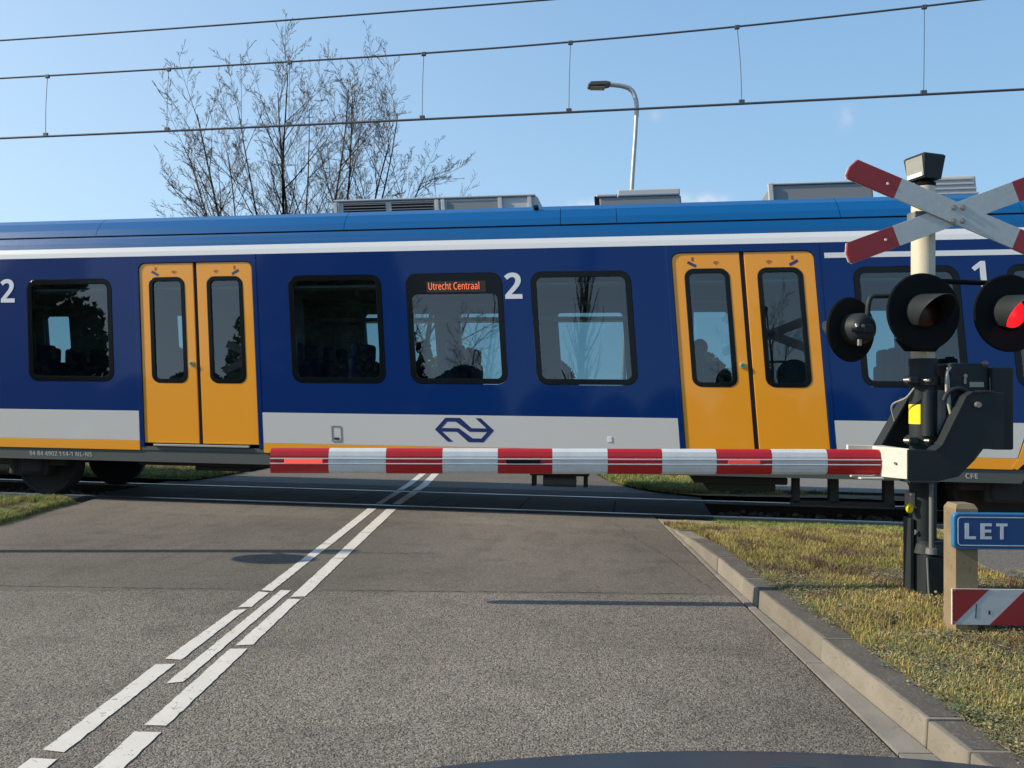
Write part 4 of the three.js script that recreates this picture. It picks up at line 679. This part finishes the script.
add(sigC, 'lock', merge([box(0.06, 0.085, -0.115, -0.075, -0.15, -0.135, 0.003), cyl([0.1, 0.0, -0.15], [0.1, 0.02, -0.14], 0.012, 0.012, 8)]), B.bolt);

// the same kind of signal post left of the road, outside the picture: it throws the shadow over the road
{
  const sp = thing('signal_post', 'crossing signal post left of the road outside the view', 'signal post', [-5.16, 0.03, -6.42]);
  add(sp, 'pole', cyl([0, -0.05, 0], [0, 2.25, 0], 0.06, 0.06, 16), B.cream);
  add(sp, 'board', (() => { const g = new THREE.CylinderGeometry(0.2, 0.2, 0.02, 40); g.rotateZ(Math.PI / 2); g.rotateY(0.35); g.translate(0.38, 1.69, 0.30); return g; })(), B.board);
  add(sp, 'lamp_housing', cyl([0.34, 1.69, 0.29], [0.2, 1.69, 0.24], 0.1, 0.08, 20), B.dark);
  add(sp, 'bracket_arm', tube([[0, 1.85, 0.05], [0.1, 1.86, 0.12], [0.22, 1.82, 0.24], [0.25, 1.74, 0.25]], 0.016, 20, 8), B.dark);
  add(sp, 'crossboard', merge([box(-0.6, 0.6, -0.06, 0.06, 0.07, 0.08).rotateZ(0.38), box(-0.6, 0.6, -0.06, 0.06, 0.085, 0.095).rotateZ(-0.38)]).translate(0, 2.1, 0), B.signWhite);
}

// ---------------------------------------------------------------- concrete post, blue sign and striped board on the right
const M_post = M([0.82, 0.68, 0.48], 0.95, { map: M_concrete.map, bumpMap: M_concrete.bumpMap, bumpScale: 0.006 });
function sturdyPost(x, z, label) {
  const t = thing('concrete_post', label, 'post', [x, 0.06, z], 0, undefined), w = 0.058;
  const g = new THREE.CylinderGeometry(1, 1, 1, 4, 1); g.dispose();
  const s = new THREE.BufferGeometry(), P4 = [], Q = (a, b, c, d) => P4.push(...a, ...b, ...c, ...a, ...c, ...d), y0 = -0.15, y1 = 0.70, yt = 0.725, k = 0.045;
  const c0 = [[-w, y0, w], [w, y0, w], [w, y0, -w], [-w, y0, -w]], c1 = c0.map(([a, , b]) => [a, y1, b]), c2 = c0.map(([a, , b]) => [a / w * k, yt, b / w * k]);
  for (let i = 0; i < 4; i++) { const j = (i + 1) % 4; Q(c0[i], c0[j], c1[j], c1[i]); Q(c1[i], c1[j], c2[j], c2[i]); } Q(c2[0], c2[1], c2[2], c2[3]);
  s.setAttribute('position', new THREE.Float32BufferAttribute(P4, 3)); s.setAttribute('uv', new THREE.Float32BufferAttribute(new Float32Array(P4.length / 3 * 2), 2)); s.computeVertexNormals();
  add(t, 'shaft', uvByMetre(s), M_post); return t;
}
sturdyPost(2.415, -4.16, 'square weathered concrete post carrying the blue sign'); sturdyPost(3.12, -4.16, 'square weathered concrete post at the far end of the blue sign');
const sign = thing('information_sign', 'blue rectangular sign with white border reading LET', 'sign', [2.335, 0.55, -4.085]);
{
  const M_blue = painted([0.005, 0.06, 0.205], 0.4), M_rim = painted([0.02, 0.16, 0.36], 0.45), M_let = painted([0.62, 0.66, 0.70], 0.5);
  add(sign, 'plate', ext(rrect(THREE.Shape, 0.0, 0.93, 0.0, 0.192, 0.028), -0.03, 0.0, 0.006), M_rim);
  add(sign, 'face', ext(rrect(THREE.Shape, 0.012, 0.918, 0.012, 0.18, 0.024), 0.0002, 0.002), M_blue);
  add(sign, 'border_line', ext(ring(0.02, 0.91, 0.02, 0.172, 0.02, 0.0045), 0.0021, 0.0031), M_let);
  const t = text('LET', 0.088, 0.001); t.computeBoundingBox(); const b = t.boundingBox; t.translate(-b.min.x, -b.min.y, 0);
  const letters = ['L', 'E', 'T'].map((c, i) => { const q = text(c, 0.084, 0.001); q.computeBoundingBox(); const w = q.boundingBox.max.x - q.boundingBox.min.x; q.translate(-q.boundingBox.min.x, 0, 0); q.scale(0.058 / w, 1, 1); q.translate(0.058 + i * 0.083, 0.055, 0.0021); return q; });
  add(sign, 'lettering', merge(letters), M_let);
}
const hz = thing('hazard_board', 'low red and white diagonal striped board on the concrete posts', 'sign', [2.328, 0.155, -4.085]);
{
  const H = 0.187, W = 0.92, sl = 0.19; add(hz, 'plate', box(0, W, 0, H, -0.012, 0, 0.001), B.signWhite);
  const clip = (a, b) => { const pts = [[a - sl / 2, 0], [b - sl / 2, 0], [b + sl / 2, H], [a + sl / 2, H]].map(([x, y]) => [Math.min(W, Math.max(0, x)), y]); return poly(a - sl / 2 < 0 ? [[0, 0], [Math.max(0.001, b - sl / 2), 0], [b + sl / 2, H], [0, H]] : pts); };
  for (const [a, b] of [[-0.2, 0.1], [0.29, 0.50], [0.69, 0.83]]) add(hz, 'red_stripe', ext(clip(a, b), 0.0003, 0.0013), painted([0.30, 0.02, 0.025], 0.5));
  add(hz, 'scratch', merge([(() => { const g = box(-0.0025, 0.0025, -0.04, 0.035, 0.0003, 0.0012); g.rotateZ(-0.06); g.translate(0.125, 0.075, 0); return g; })(), box(0.19, 0.2, 0.055, 0.075, 0.0003, 0.0012)]), M([0.03, 0.03, 0.03], 0.8));
  for (const [x, y] of [[0.012, 0.18], [0.012, 0.015]]) add(hz, 'screw', cyl([x, y, 0], [x, y, 0.004], 0.004, 0.003, 8), B.bolt);
}
// weeds by the barrier foot
{
  const M_stalk = M([0.20, 0.12, 0.07], 0.9), M_leaf = M([0.09, 0.10, 0.035], 0.85, { transmission: 0.25, side: THREE.DoubleSide }), M_seed = M([0.30, 0.22, 0.16], 0.9);
  [[2.66, -4.62, 0.24], [2.60, -4.60, 0.14], [2.52, -4.66, 0.10], [2.75, -4.66, 0.13]].forEach(([x, z, h], i) => {
    const w = thing('weed', ['tall dry reddish weed stalk before the barrier plinth', 'short branching weed left of the tallest dry stalk', 'low weed clump at the barrier base plate', 'low dry weed right of the tallest stalk'][i], 'weed', [x, vergeR(x, z) - 0.01, z]);
    const st = [], lf = [], sd = [];
    for (let k = 0; k < 7; k++) { const a = rr(0, 6.28), q = rr(0.25, 1), d = rr(0.02, 0.07), tip = [Math.cos(a) * d, h * q, Math.sin(a) * d]; st.push(tube([[0, 0, 0], [tip[0] * 0.3, tip[1] * 0.5, tip[2] * 0.3], tip], 0.0022, 6, 4)); sd.push(new THREE.IcosahedronGeometry(rr(0.005, 0.011), 0).translate(...tip)); for (let n = 0; n < 5; n++) { const t = rr(0.2, 0.95), l = new THREE.PlaneGeometry(0.008, rr(0.015, 0.035)); l.rotateX(rr(-1.2, 1.2)); l.rotateY(rr(0, 6)); l.translate(tip[0] * t, tip[1] * t, tip[2] * t); lf.push(l); } }
    add(w, 'stalks', merge(st), M_stalk); add(w, 'leaves', merge(lf), M_leaf); add(w, 'seed_heads', merge(sd), M_seed);
  });
}
// small stones in the grass
[[2.475, -4.72, 0.026], [2.73, -4.6, 0.02], [2.2, -4.9, 0.015]].forEach(([x, z, r], i) => { const t = thing('stone', ['pale stone beside the barrier base plate', 'small pale stone before the barrier plinth', 'small stone in the grass left of the barrier foot'][i], 'stone', [x, vergeR(x, z), z]); const g = new THREE.DodecahedronGeometry(r, 1), p = g.attributes.position; for (let k = 0; k < p.count; k++) { const q = 0.8 + 0.4 * hash(Math.round(p.getX(k) * 900), Math.round(p.getY(k) * 900 + p.getZ(k) * 700)); p.setXYZ(k, p.getX(k) * q, p.getY(k) * q * 0.8 + r * 0.5, p.getZ(k) * q); } g.computeVertexNormals(); add(t, 'stone_body', g, M([0.5, 0.48, 0.44], 0.9)); });

// ---------------------------------------------------------------- overhead wires
const M_wire = M([0.07, 0.07, 0.072], 0.6);
const ol = thing('overhead_line', 'contact wire and carrying wire with droppers above the train', 'overhead wire', [0, 0, -TZ], -TH);
const wz = -1.22, contactY = (s) => 4.945 + 0.0006 * s * s * 0.6, messY = (s) => 5.81 + 0.0045 * Math.max(0, s + 2.5) ** 2 * 0.8 + 0.0004 * s * s;
const span = (f, r, z) => { const pts = []; for (let s = -30; s <= 30; s += 2) pts.push([s, f(s), z]); return tube(pts, r, 120, 6); };
add(ol, 'contact_wire', span(contactY, 0.015, wz), M_wire);
add(ol, 'carrying_wire', span(messY, 0.012, wz), M_wire);
const drops = [-6.94, -5.06, -3.27, -1.42, 0.5, 2.62, 4.70, -8.8, -10.7, 6.8, 8.9];
for (const s of drops) {
  const y0 = contactY(s), y1 = messY(s), slack = (s > 2 && s < 3 ? 0.06 : rr(-0.03, 0.03)), d = add(ol, 'dropper', tube([[s - slack, y1, wz], [s - slack * 0.3, (y0 + y1) / 2, wz + 0.01], [s, y0, wz]], 0.0045, 8, 5), M_wire);
  add(d, 'dropper_clamp', merge([box(s - slack - 0.03, s - slack + 0.03, y1 - 0.035, y1 + 0.015, wz - 0.015, wz + 0.015, 0.006), box(s - 0.035, s + 0.035, y0 - 0.005, y0 + 0.05, wz - 0.014, wz + 0.014, 0.006)]), M_wire);
}
const fw = thing('feeder_wire', 'single wire high above the carrying wire at upper left', 'overhead wire', [0, 0, -TZ], -TH);
add(fw, 'wire', span((s) => 8.34 + 0.0006 * (s + 8) ** 2, 0.016, -5), M_wire);
for (const s of [-30, 30]) {
  const m = thing('overhead_mast', s < 0 ? 'steel mast holding the overhead wires far to the left' : 'steel mast holding the overhead wires far to the right', 'mast', [...(([x, z]) => [x, -0.2, z])(toWorld(s, -4.2))], -TH);
  add(m, 'column', box(-0.12, 0.12, 0, 9.4, -0.12, 0.12, 0.01), B.grey); add(m, 'cantilever_arm', merge([cyl([0, 7.0, 0], [0, messY(s) + 0.2, 2.98], 0.03), cyl([0, 6.2, 0], [0, contactY(s) + 0.2, 2.98], 0.025), cyl([0, 9.1, 0], [0, 8.7, -0.8], 0.03), cyl([0, 5.13 + 0.3, 2.98], [0, messY(s) + 0.2, 2.98], 0.02)]), B.grey);
}

// ---------------------------------------------------------------- street lamp
const lamp = thing('street_lamp', 'slim grey street lamp with curved arm beyond the train', 'street lamp', [2.36, 0, -16.5]);
{
  const M_lp = painted([0.46, 0.47, 0.46], 0.45, { metalness: 0.3 });
  const pts = [[0, -0.05, 0], [0.03, 2, 0], [0.10, 4, 0], [0.17, 5.9, 0], [0.255, 7.35, 0], [0.245, 7.72, 0], [0.14, 7.95, 0], [-0.05, 8.03, 0], [-0.33, 8.06, 0]];
  const g = tube(pts, 0.05, 80, 12), p = g.attributes.position; for (let i = 0; i < p.count; i++) { const y = p.getY(i); const k = 1.25 - 0.45 * Math.min(1, y / 8); const x = p.getX(i), cx = y < 7.3 ? 0.03 * y : x; p.setX(i, y < 7.3 ? cx + (x - cx) * k : x); }
  add(lamp, 'pole', g, M_lp);
  const hd = add(lamp, 'lamp_head', ext(poly([[-0.80, 8.02], [-0.74, 8.085], [-0.42, 8.10], [-0.32, 8.08], [-0.32, 8.035], [-0.42, 8.01], [-0.78, 7.99]]), -0.13, 0.13, 0.02), painted([0.12, 0.115, 0.10], 0.5));
  add(hd, 'lamp_glass', box(-0.74, -0.43, 7.968, 7.984, -0.1, 0.1, 0.004), M([0.35, 0.33, 0.28], 0.3));
}

// ---------------------------------------------------------------- bare trees
function limb(pts, rad, seg) {   // pts: Vector3[], rad: radii; cheap tapered tube
  const n = pts.length, pos = [], nor = [], uv = [], idx = [], a = V(0, 0, 0), b = V(0, 0, 0), t = V(0, 0, 0);
  for (let i = 0; i < n; i++) {
    t.copy(pts[Math.min(n - 1, i + 1)]).sub(pts[Math.max(0, i - 1)]).normalize(); a.set(0.31, 0.2, 0.93).cross(t).normalize(); b.copy(t).cross(a);
    for (let k = 0; k <= seg; k++) { const q = k / seg * 6.28319, c = Math.cos(q), s = Math.sin(q); const nx = a.x * c + b.x * s, ny = a.y * c + b.y * s, nz = a.z * c + b.z * s; pos.push(pts[i].x + nx * rad[i], pts[i].y + ny * rad[i], pts[i].z + nz * rad[i]); nor.push(nx, ny, nz); uv.push(k / seg * 0.4, i * 0.3); }
  }
  for (let i = 0; i < n - 1; i++) for (let k = 0; k < seg; k++) { const p = i * (seg + 1) + k; idx.push(p, p + seg + 1, p + 1, p + 1, p + seg + 1, p + seg + 2); }
  return { pos, nor, uv, idx };
}
class Wood { constructor() { this.pos = []; this.nor = []; this.uv = []; this.idx = []; } add(l) { const o = this.pos.length / 3; for (const v of l.pos) this.pos.push(v); for (const v of l.nor) this.nor.push(v); for (const v of l.uv) this.uv.push(v); for (const i of l.idx) this.idx.push(i + o); } geo() { const g = new THREE.BufferGeometry(); g.setAttribute('position', new THREE.Float32BufferAttribute(this.pos, 3)); g.setAttribute('normal', new THREE.Float32BufferAttribute(this.nor, 3)); g.setAttribute('uv', new THREE.Float32BufferAttribute(this.uv, 2)); g.setIndex(this.idx); return g; } }
function growTree(stems, opt) {   // stems: [angle from vertical, azimuth, length, radius]
  const trunk = new Wood(), big = new Wood(), twig = new Wood();
  const branch = (p, dir, len, r, lvl) => {
    const n = lvl < 1 ? 9 : lvl < 2 ? 6 : 4, pts = [p.clone()], rad = [r], d = dir.clone();
    for (let i = 1; i <= n; i++) {
      d.x += rr(-1, 1) * opt.wob * (1 + lvl * 0.4); d.z += rr(-1, 1) * opt.wob * (1 + lvl * 0.4); d.y += opt.up * (lvl === 0 ? 0.6 : 1) / n * 2 + rr(-1, 1) * opt.wob * 0.6; d.normalize();
      pts.push(pts[i - 1].clone().addScaledVector(d, len / n)); rad.push(Math.max(opt.tip, r * (1 - 0.82 * i / n)));
    }
    (lvl === 0 ? trunk : lvl < 2 ? big : twig).add(limb(pts, rad, lvl === 0 ? 9 : lvl < 2 ? 5 : 3));
    if (lvl >= opt.levels) return;
    const kids = opt.kids[lvl];
    for (let k = 0; k < kids; k++) {
      const f = opt.from[lvl] + (1 - opt.from[lvl]) * (k + rr(0.1, 0.9)) / kids, i = Math.min(n - 1, Math.floor(f * n)), q = pts[i].clone().lerp(pts[i + 1], f * n - i), tan = pts[i + 1].clone().sub(pts[i]).normalize();
      const az = rr(0, 6.283), side = V(Math.cos(az), 0.1, Math.sin(az)); side.addScaledVector(tan, -side.dot(tan)).normalize();
      const ang = rr(opt.ang[0], opt.ang[1]), nd = tan.multiplyScalar(Math.cos(ang)).addScaledVector(side, Math.sin(ang)).normalize();
      branch(q, nd, len * rr(...(Array.isArray(opt.len[0]) ? opt.len[lvl] : opt.len)) * (lvl === 0 ? 1.15 - 0.62 * f : 1 - 0.3 * f), Math.max(opt.tip, rad[i] * rr(0.42, 0.6)), lvl + 1);
    }
  };
  for (const [tilt, az, len, r, ox = 0, oz = 0] of stems) branch(V(ox, -0.3, oz), V(Math.sin(tilt) * Math.cos(az), Math.cos(tilt), Math.sin(tilt) * Math.sin(az)), len, r, 0);
  return [trunk.geo(), big.geo(), twig.geo()];
}
const [bkC, bkH] = noiseTexture(256, (u, v, i, j) => { const a = wrapNoise(u, v, 8), b = wrapNoise(u * 1, v, 30), k = 0.6 + 0.7 * a + 0.25 * (b - 0.5); return [0.40 * k, 0.32 * k, 0.21 * k, b]; });
const M_bark = M(0xffffff, 0.95, { map: tex(bkC, 256, true), bumpMap: tex(bkH, 256, false), bumpScale: 0.02 }), M_branch = M([0.40, 0.325, 0.225], 0.95), M_twig = M([0.46, 0.36, 0.275], 0.95);
function plantTree(name, label, pos, geos, group, turn = 0, k = 1) { const t = thing(name, label, 'tree', pos, turn, group); t.scale.setScalar(k); add(t, 'trunk', geos[0], M_bark); add(t, 'branches', geos[1], M_branch); add(t, 'twigs', geos[2], M_twig); return t; }
seed = 4242;
const bigStems = [];
for (let k = 0; k < 12; k++) { const f = k / 11 * 2 - 1, side = f < 0 ? Math.PI : 0; bigStems.push([Math.abs(f) * 0.36 + rr(-0.04, 0.04), side + rr(-0.6, 0.6), 14.6 - 2.6 * f * f + rr(-0.9, 0.3), rr(0.08, 0.125), f * 0.9 + rr(-0.3, 0.3), rr(-0.6, 0.6)]); }
const bigGeos = growTree(bigStems, { levels: 4, kids: [13, 7, 5, 4], from: [0.38, 0.1, 0.1, 0.1], ang: [0.36, 0.85], len: [[0.24, 0.40], [0.28, 0.46], [0.3, 0.5], [0.35, 0.6]], wob: 0.06, up: 0.06, tip: 0.0056 });
plantTree('bare_tree', 'large leafless many-stemmed tree beyond the train at left', [-8.0, 0, -29.5], bigGeos).scale.set(0.88, 0.935, 0.88);
const midGeos = growTree([[0.05, 1, 8, 0.14], [0.3, 0.3, 6.5, 0.09, 0.2], [0.3, 3.3, 6.5, 0.09, -0.2]], { levels: 3, kids: [10, 6, 5], from: [0.3, 0.2, 0.15], ang: [0.4, 0.95], len: [0.32, 0.5], wob: 0.07, up: 0.08, tip: 0.006 });
plantTree('bare_tree', 'small leafless tree right of the large bare tree', [-3.9, 0, -33], midGeos, undefined, 0, 1.16);

// ---------------------------------------------------------------- what stands behind the viewer and is mirrored in the train's glass and paint
function leafTree(h, r, n, shapeFn) {   // evergreen crown of small leaf clumps round a trunk
  const pos = [], c = V(0, 0, 0), d = V(0, 0, 0), u = V(0, 0, 0), w = V(0, 0, 0);
  for (let k = 0; k < n; k++) {
    let t, rad, a; do { t = rnd(); rad = shapeFn(t) * r * Math.sqrt(rr(0.05, 1)); a = rr(0, 6.283); } while (vnoise(Math.cos(a) * rad * 1.7 + 40, t * h * 1.5) + 0.6 * vnoise(Math.sin(a) * rad * 1.9 + 9, t * h * 1.3 + 60) < 0.62); c.set(Math.cos(a) * rad, 0.6 + t * (h - 0.6), Math.sin(a) * rad);
    for (let q = 0; q < 2; q++) { d.set(rr(-1, 1), rr(-1, 1), rr(-1, 1)).normalize(); u.set(rr(-1, 1), rr(-1, 1), rr(-1, 1)).cross(d).normalize(); w.copy(d).cross(u); const s = rr(0.08, 0.2); for (const [x, y] of [[-1, -0.4], [1, -0.4], [0, 1]]) pos.push(c.x + (u.x * x + w.x * y) * s, c.y + (u.y * x + w.y * y) * s, c.z + (u.z * x + w.z * y) * s); }
  }
  const g = new THREE.BufferGeometry(); g.setAttribute('position', new THREE.Float32BufferAttribute(pos, 3)); g.setAttribute('uv', new THREE.Float32BufferAttribute(new Float32Array(pos.length / 3 * 2), 2)); g.computeVertexNormals(); return g;
}
seed = 99;
const M_leafE = M([0.13, 0.15, 0.065], 0.85, { side: THREE.DoubleSide });
const everG = leafTree(8.5, 2.6, 6500, (t) => Math.pow(1 - t, 0.5) * (0.45 + Math.min(1, t * 5) * 0.55)), hedgeG = leafTree(4.2, 2.4, 4600, (t) => Math.sqrt(Math.max(0, 1 - t * t)));
const stemG = cyl([0, -0.3, 0], [0, 6, 0], 0.14, 0.04, 8);
[[-38, 12, 1.35], [-34.5, 15, 1.5], [-39, 17, 1.3], [-19.5, 15, 1.25], [-16.8, 17.5, 1.45], [-14.6, 15.5, 1.1], [-20, 20, 1.4]].forEach(([x, z, k], i) => {
  const t = thing('evergreen_tree', 'dark evergreen tree standing behind the viewer', 'tree', [x, 0, z], i * 2.1, 'evergreens behind the viewer'); t.scale.setScalar(k); add(t, 'trunk', stemG, M_bark); add(t, 'crown', everG, M_leafE);
});
[[-9, 26, 1.0], [-5.5, 27, 0.85], [-2, 25, 0.9], [2, 27, 1.0], [6, 26, 0.9], [-29.5, 21, 1.15], [-26, 22, 1.05], [10, 22, 1.0], [-32, 19, 1.0], [-12, 20, 1.1]].forEach(([x, z, k], i) => {
  const t = thing('evergreen_shrub', 'broad evergreen shrub behind the viewer', 'shrub', [x, 0, z], i * 1.3, 'shrubs behind the viewer'); t.scale.setScalar(k); add(t, 'crown', hedgeG, M_leafE);
});
seed = 31;
const poplarGeos = growTree([[0.02, 0, 15, 0.22], [0.05, 2, 13, 0.1, 0.1], [0.05, 4.2, 13, 0.1, -0.1, 0.1]], { levels: 3, kids: [26, 6, 4], from: [0.1, 0.15, 0.15], ang: [0.25, 0.5], len: [0.16, 0.3], wob: 0.05, up: 0.25, tip: 0.009 });
plantTree('bare_poplar', 'slender leafless poplar behind the viewer, mirrored in a train window', [-8.2, 0, 30], poplarGeos);
[[-13.5, 25, 0.9, 1], [3, 32, 0.9, 2.4], [-19, 26, 1.1, 4]].forEach(([x, z, k, a]) => plantTree('bare_tree', 'leafless tree behind the viewer', [x, 0, z], midGeos, 'bare trees behind the viewer', a, k * 1.3));
// shrubs beyond the railway, glimpsed through the train's windows
[[-2.4, -26, 0.62], [1.2, -30, 0.7], [-12, -27, 0.7], [6.5, -28, 0.75]].forEach(([x, z, k], i) => { const t = thing('far_shrub', ['shrub beyond the railway near the road', 'shrub beyond the railway right of the road', 'shrub beyond the railway at far left', 'shrub beyond the railway at far right'][i], 'shrub', [x, 0, z], i); t.scale.setScalar(k); add(t, 'crown', hedgeG, M_leafE); });

// ---------------------------------------------------------------- the car from which the picture is taken: its bonnet edge shows at the bottom
const car = thing('car', 'dark blue car bonnet edge at the bottom of the view', 'car', [0.35, -0.005, -0.5]);
{
  const M_car = M([0.008, 0.026, 0.045], 0.5, { clearcoat: 0.6, clearcoatRoughness: 0.25 }), nx = 48, nz = 24;
  const top = (x, t) => 0.93 - 0.128 * Math.pow(t, 1.5) - 0.10 * x * x - 0.10 * Math.pow(Math.abs(x) / 0.82, 8) + 0.012 * Math.exp(-(((Math.abs(x) - 0.42) / 0.05) ** 2)) * (1 - t);
  const pos = [], uv = [], idx = [];
  for (let j = 0; j <= nz; j++) for (let i = 0; i <= nx; i++) { const x = (i / nx * 2 - 1) * 0.82, t = j / nz, zz = 0.2 - t * (0.87 - 0.07 * x * x); pos.push(x, top(x, t), zz); uv.push(x, zz); }
  const base = pos.length / 3; for (let i = 0; i <= nx; i++) for (let k = 1; k <= 5; k++) { const x = (i / nx * 2 - 1) * 0.82, a = k / 5 * 1.5; pos.push(x, top(x, 1) - 0.05 * (1 - Math.cos(a)) - (k === 5 ? 0.1 : 0), 0.2 - (0.87 - 0.07 * x * x) - 0.05 * Math.sin(a)); uv.push(x, a); }
  for (let j = 0; j < nz; j++) for (let i = 0; i < nx; i++) { const p = j * (nx + 1) + i; idx.push(p, p + 1, p + nx + 1, p + 1, p + nx + 2, p + nx + 1); }
  for (let i = 0; i < nx; i++) { const r0 = nz * (nx + 1) + i; idx.push(r0, r0 + 1, base + i * 5, r0 + 1, base + i * 5 + 5, base + i * 5); for (let k = 0; k < 4; k++) { const p = base + i * 5 + k; idx.push(p, p + 5, p + 1, p + 5, p + 6, p + 1); } }
  const g = new THREE.BufferGeometry(); g.setAttribute('position', new THREE.Float32BufferAttribute(pos, 3)); g.setAttribute('uv', new THREE.Float32BufferAttribute(uv, 2)); g.setIndex(idx); g.computeVertexNormals();
  add(car, 'bonnet', g, M_car);
  add(car, 'front_body', box(-0.8, 0.8, 0.22, 0.66, -0.66, 0.9, 0.06), M_car);
  for (const s of [-1, 1]) { const w = add(car, 'wheel', new THREE.TorusGeometry(0.24, 0.085, 14, 36).rotateY(Math.PI / 2).translate(s * 0.79, 0.322, 0.05), P.rubber); add(w, 'rim', cyl([s * 0.74, 0.322, 0.05], [s * 0.85, 0.322, 0.05], 0.19, 0.17, 24), P.alu); }
  add(car, 'bonnet_crease', tube([[0.02, 0.8165, -0.6], [0.06, 0.822, -0.585], [0.14, 0.824, -0.56], [0.22, 0.826, -0.545]], 0.003, 12, 6), M_car);
}

// ---------------------------------------------------------------- passengers, sitting in the train
function sitter(name, label, s, z, facing, top, legs, hair) {
  const R = 44, mc = new MarchingCubes(R, M([1, 1, 1], 0.8), false, false, 60000); mc.isolation = 0;
  const J = { pelvis: [0, 0.5, 0.0], chest: [0, 0.86, -0.05], neck: [0, 1.06, -0.04], head: [0, 1.2, 0.0], sL: [-0.18, 0.98, -0.05], sR: [0.18, 0.98, -0.05], eL: [-0.24, 0.72, 0.02], eR: [0.24, 0.72, 0.02], hL: [-0.1, 0.62, 0.24], hR: [0.1, 0.62, 0.24], kL: [-0.12, 0.53, 0.42], kR: [0.12, 0.53, 0.42], aL: [-0.12, 0.08, 0.4], aR: [0.12, 0.08, 0.4], tL: [-0.12, 0.05, 0.55], tR: [0.12, 0.05, 0.55], hpL: [-0.1, 0.52, 0.02], hpR: [0.1, 0.52, 0.02], chin: [0, 1.13, 0.07], top: [0, 1.25, -0.01] };
  const bones = [['pelvis', 'chest', 0.15, 0.155], ['sL', 'sR', 0.07, 0.07], ['chest', 'neck', 0.12, 0.055], ['neck', 'head', 0.055, 0.06], ['chin', 'top', 0.055, 0.09], ['sL', 'eL', 0.06, 0.045], ['eL', 'hL', 0.045, 0.035], ['sR', 'eR', 0.06, 0.045], ['eR', 'hR', 0.045, 0.035], ['hpL', 'kL', 0.085, 0.06], ['kL', 'aL', 0.06, 0.042], ['hpR', 'kR', 0.085, 0.06], ['kR', 'aR', 0.06, 0.042], ['aL', 'tL', 0.045, 0.035], ['aR', 'tR', 0.045, 0.035]];
  const half = 0.72, cy = 0.68, cz = 0.15;
  for (let k = 0; k < R; k++) for (let j = 0; j < R; j++) for (let i = 0; i < R; i++) {
    const x = ((i - R / 2) / (R / 2)) * half, y = ((j - R / 2) / (R / 2)) * half + cy, zz = ((k - R / 2) / (R / 2)) * half + cz; let d = 9;
    for (const [a, b, r0, r1] of bones) { const A = J[a], C = J[b], bx = C[0] - A[0], by = C[1] - A[1], bz = C[2] - A[2], t = Math.max(0, Math.min(1, ((x - A[0]) * bx + (y - A[1]) * by + (zz - A[2]) * bz) / (bx * bx + by * by + bz * bz))), e = Math.hypot(x - A[0] - bx * t, y - A[1] - by * t, zz - A[2] - bz * t) - (r0 + (r1 - r0) * t), h = Math.max(0, 0.03 - Math.abs(d - e)) / 0.03; d = Math.min(d, e) - h * h * 0.0075; }
    mc.field[k * R * R + j * R + i] = -d;
  }
  mc.update();
  const n = mc.count, pos = new Float32Array(n * 3), col = new Float32Array(n * 3);
  for (let i = 0; i < n; i++) { const x = mc.positionArray[i * 3] * half, y = mc.positionArray[i * 3 + 1] * half + cy, zz = mc.positionArray[i * 3 + 2] * half + cz; pos.set([x, y, zz], i * 3); col.set(y > 1.07 ? [0.45, 0.28, 0.2] : y > 0.6 && zz < 0.3 ? top : legs, i * 3); }
  const g = new THREE.BufferGeometry(); g.setAttribute('position', new THREE.BufferAttribute(pos, 3)); g.setAttribute('color', new THREE.BufferAttribute(col, 3)); g.computeVertexNormals();
  const [wx, wzz] = toWorld(s, z), p = thing(name, label, 'person', [wx, 0.755, wzz], -TH + facing);
  add(p, 'body', g, M([1, 1, 1], 0.8, { vertexColors: true }));
  add(p, 'hair', (() => { const q = new THREE.SphereGeometry(0.105, 20, 14, 0, 6.283, 0, 1.75); q.scale(0.9, 1.05, 1.08); q.rotateX(-0.45); q.translate(0, 1.235, -0.012); return q; })(), M(hair, 0.8));
}
sitter('person', 'passenger in dark clothes sitting behind the window with the lit display', -1.53, -1.86, Math.PI / 2, [0.02, 0.022, 0.03], [0.03, 0.03, 0.04], [0.015, 0.012, 0.01]);
sitter('person', 'passenger with dark hair behind the left glass of the right-hand door', 2.17, -1.68, -0.6, [0.05, 0.05, 0.06], [0.03, 0.035, 0.06], [0.03, 0.015, 0.01]);

renderer.render(scene, camera);
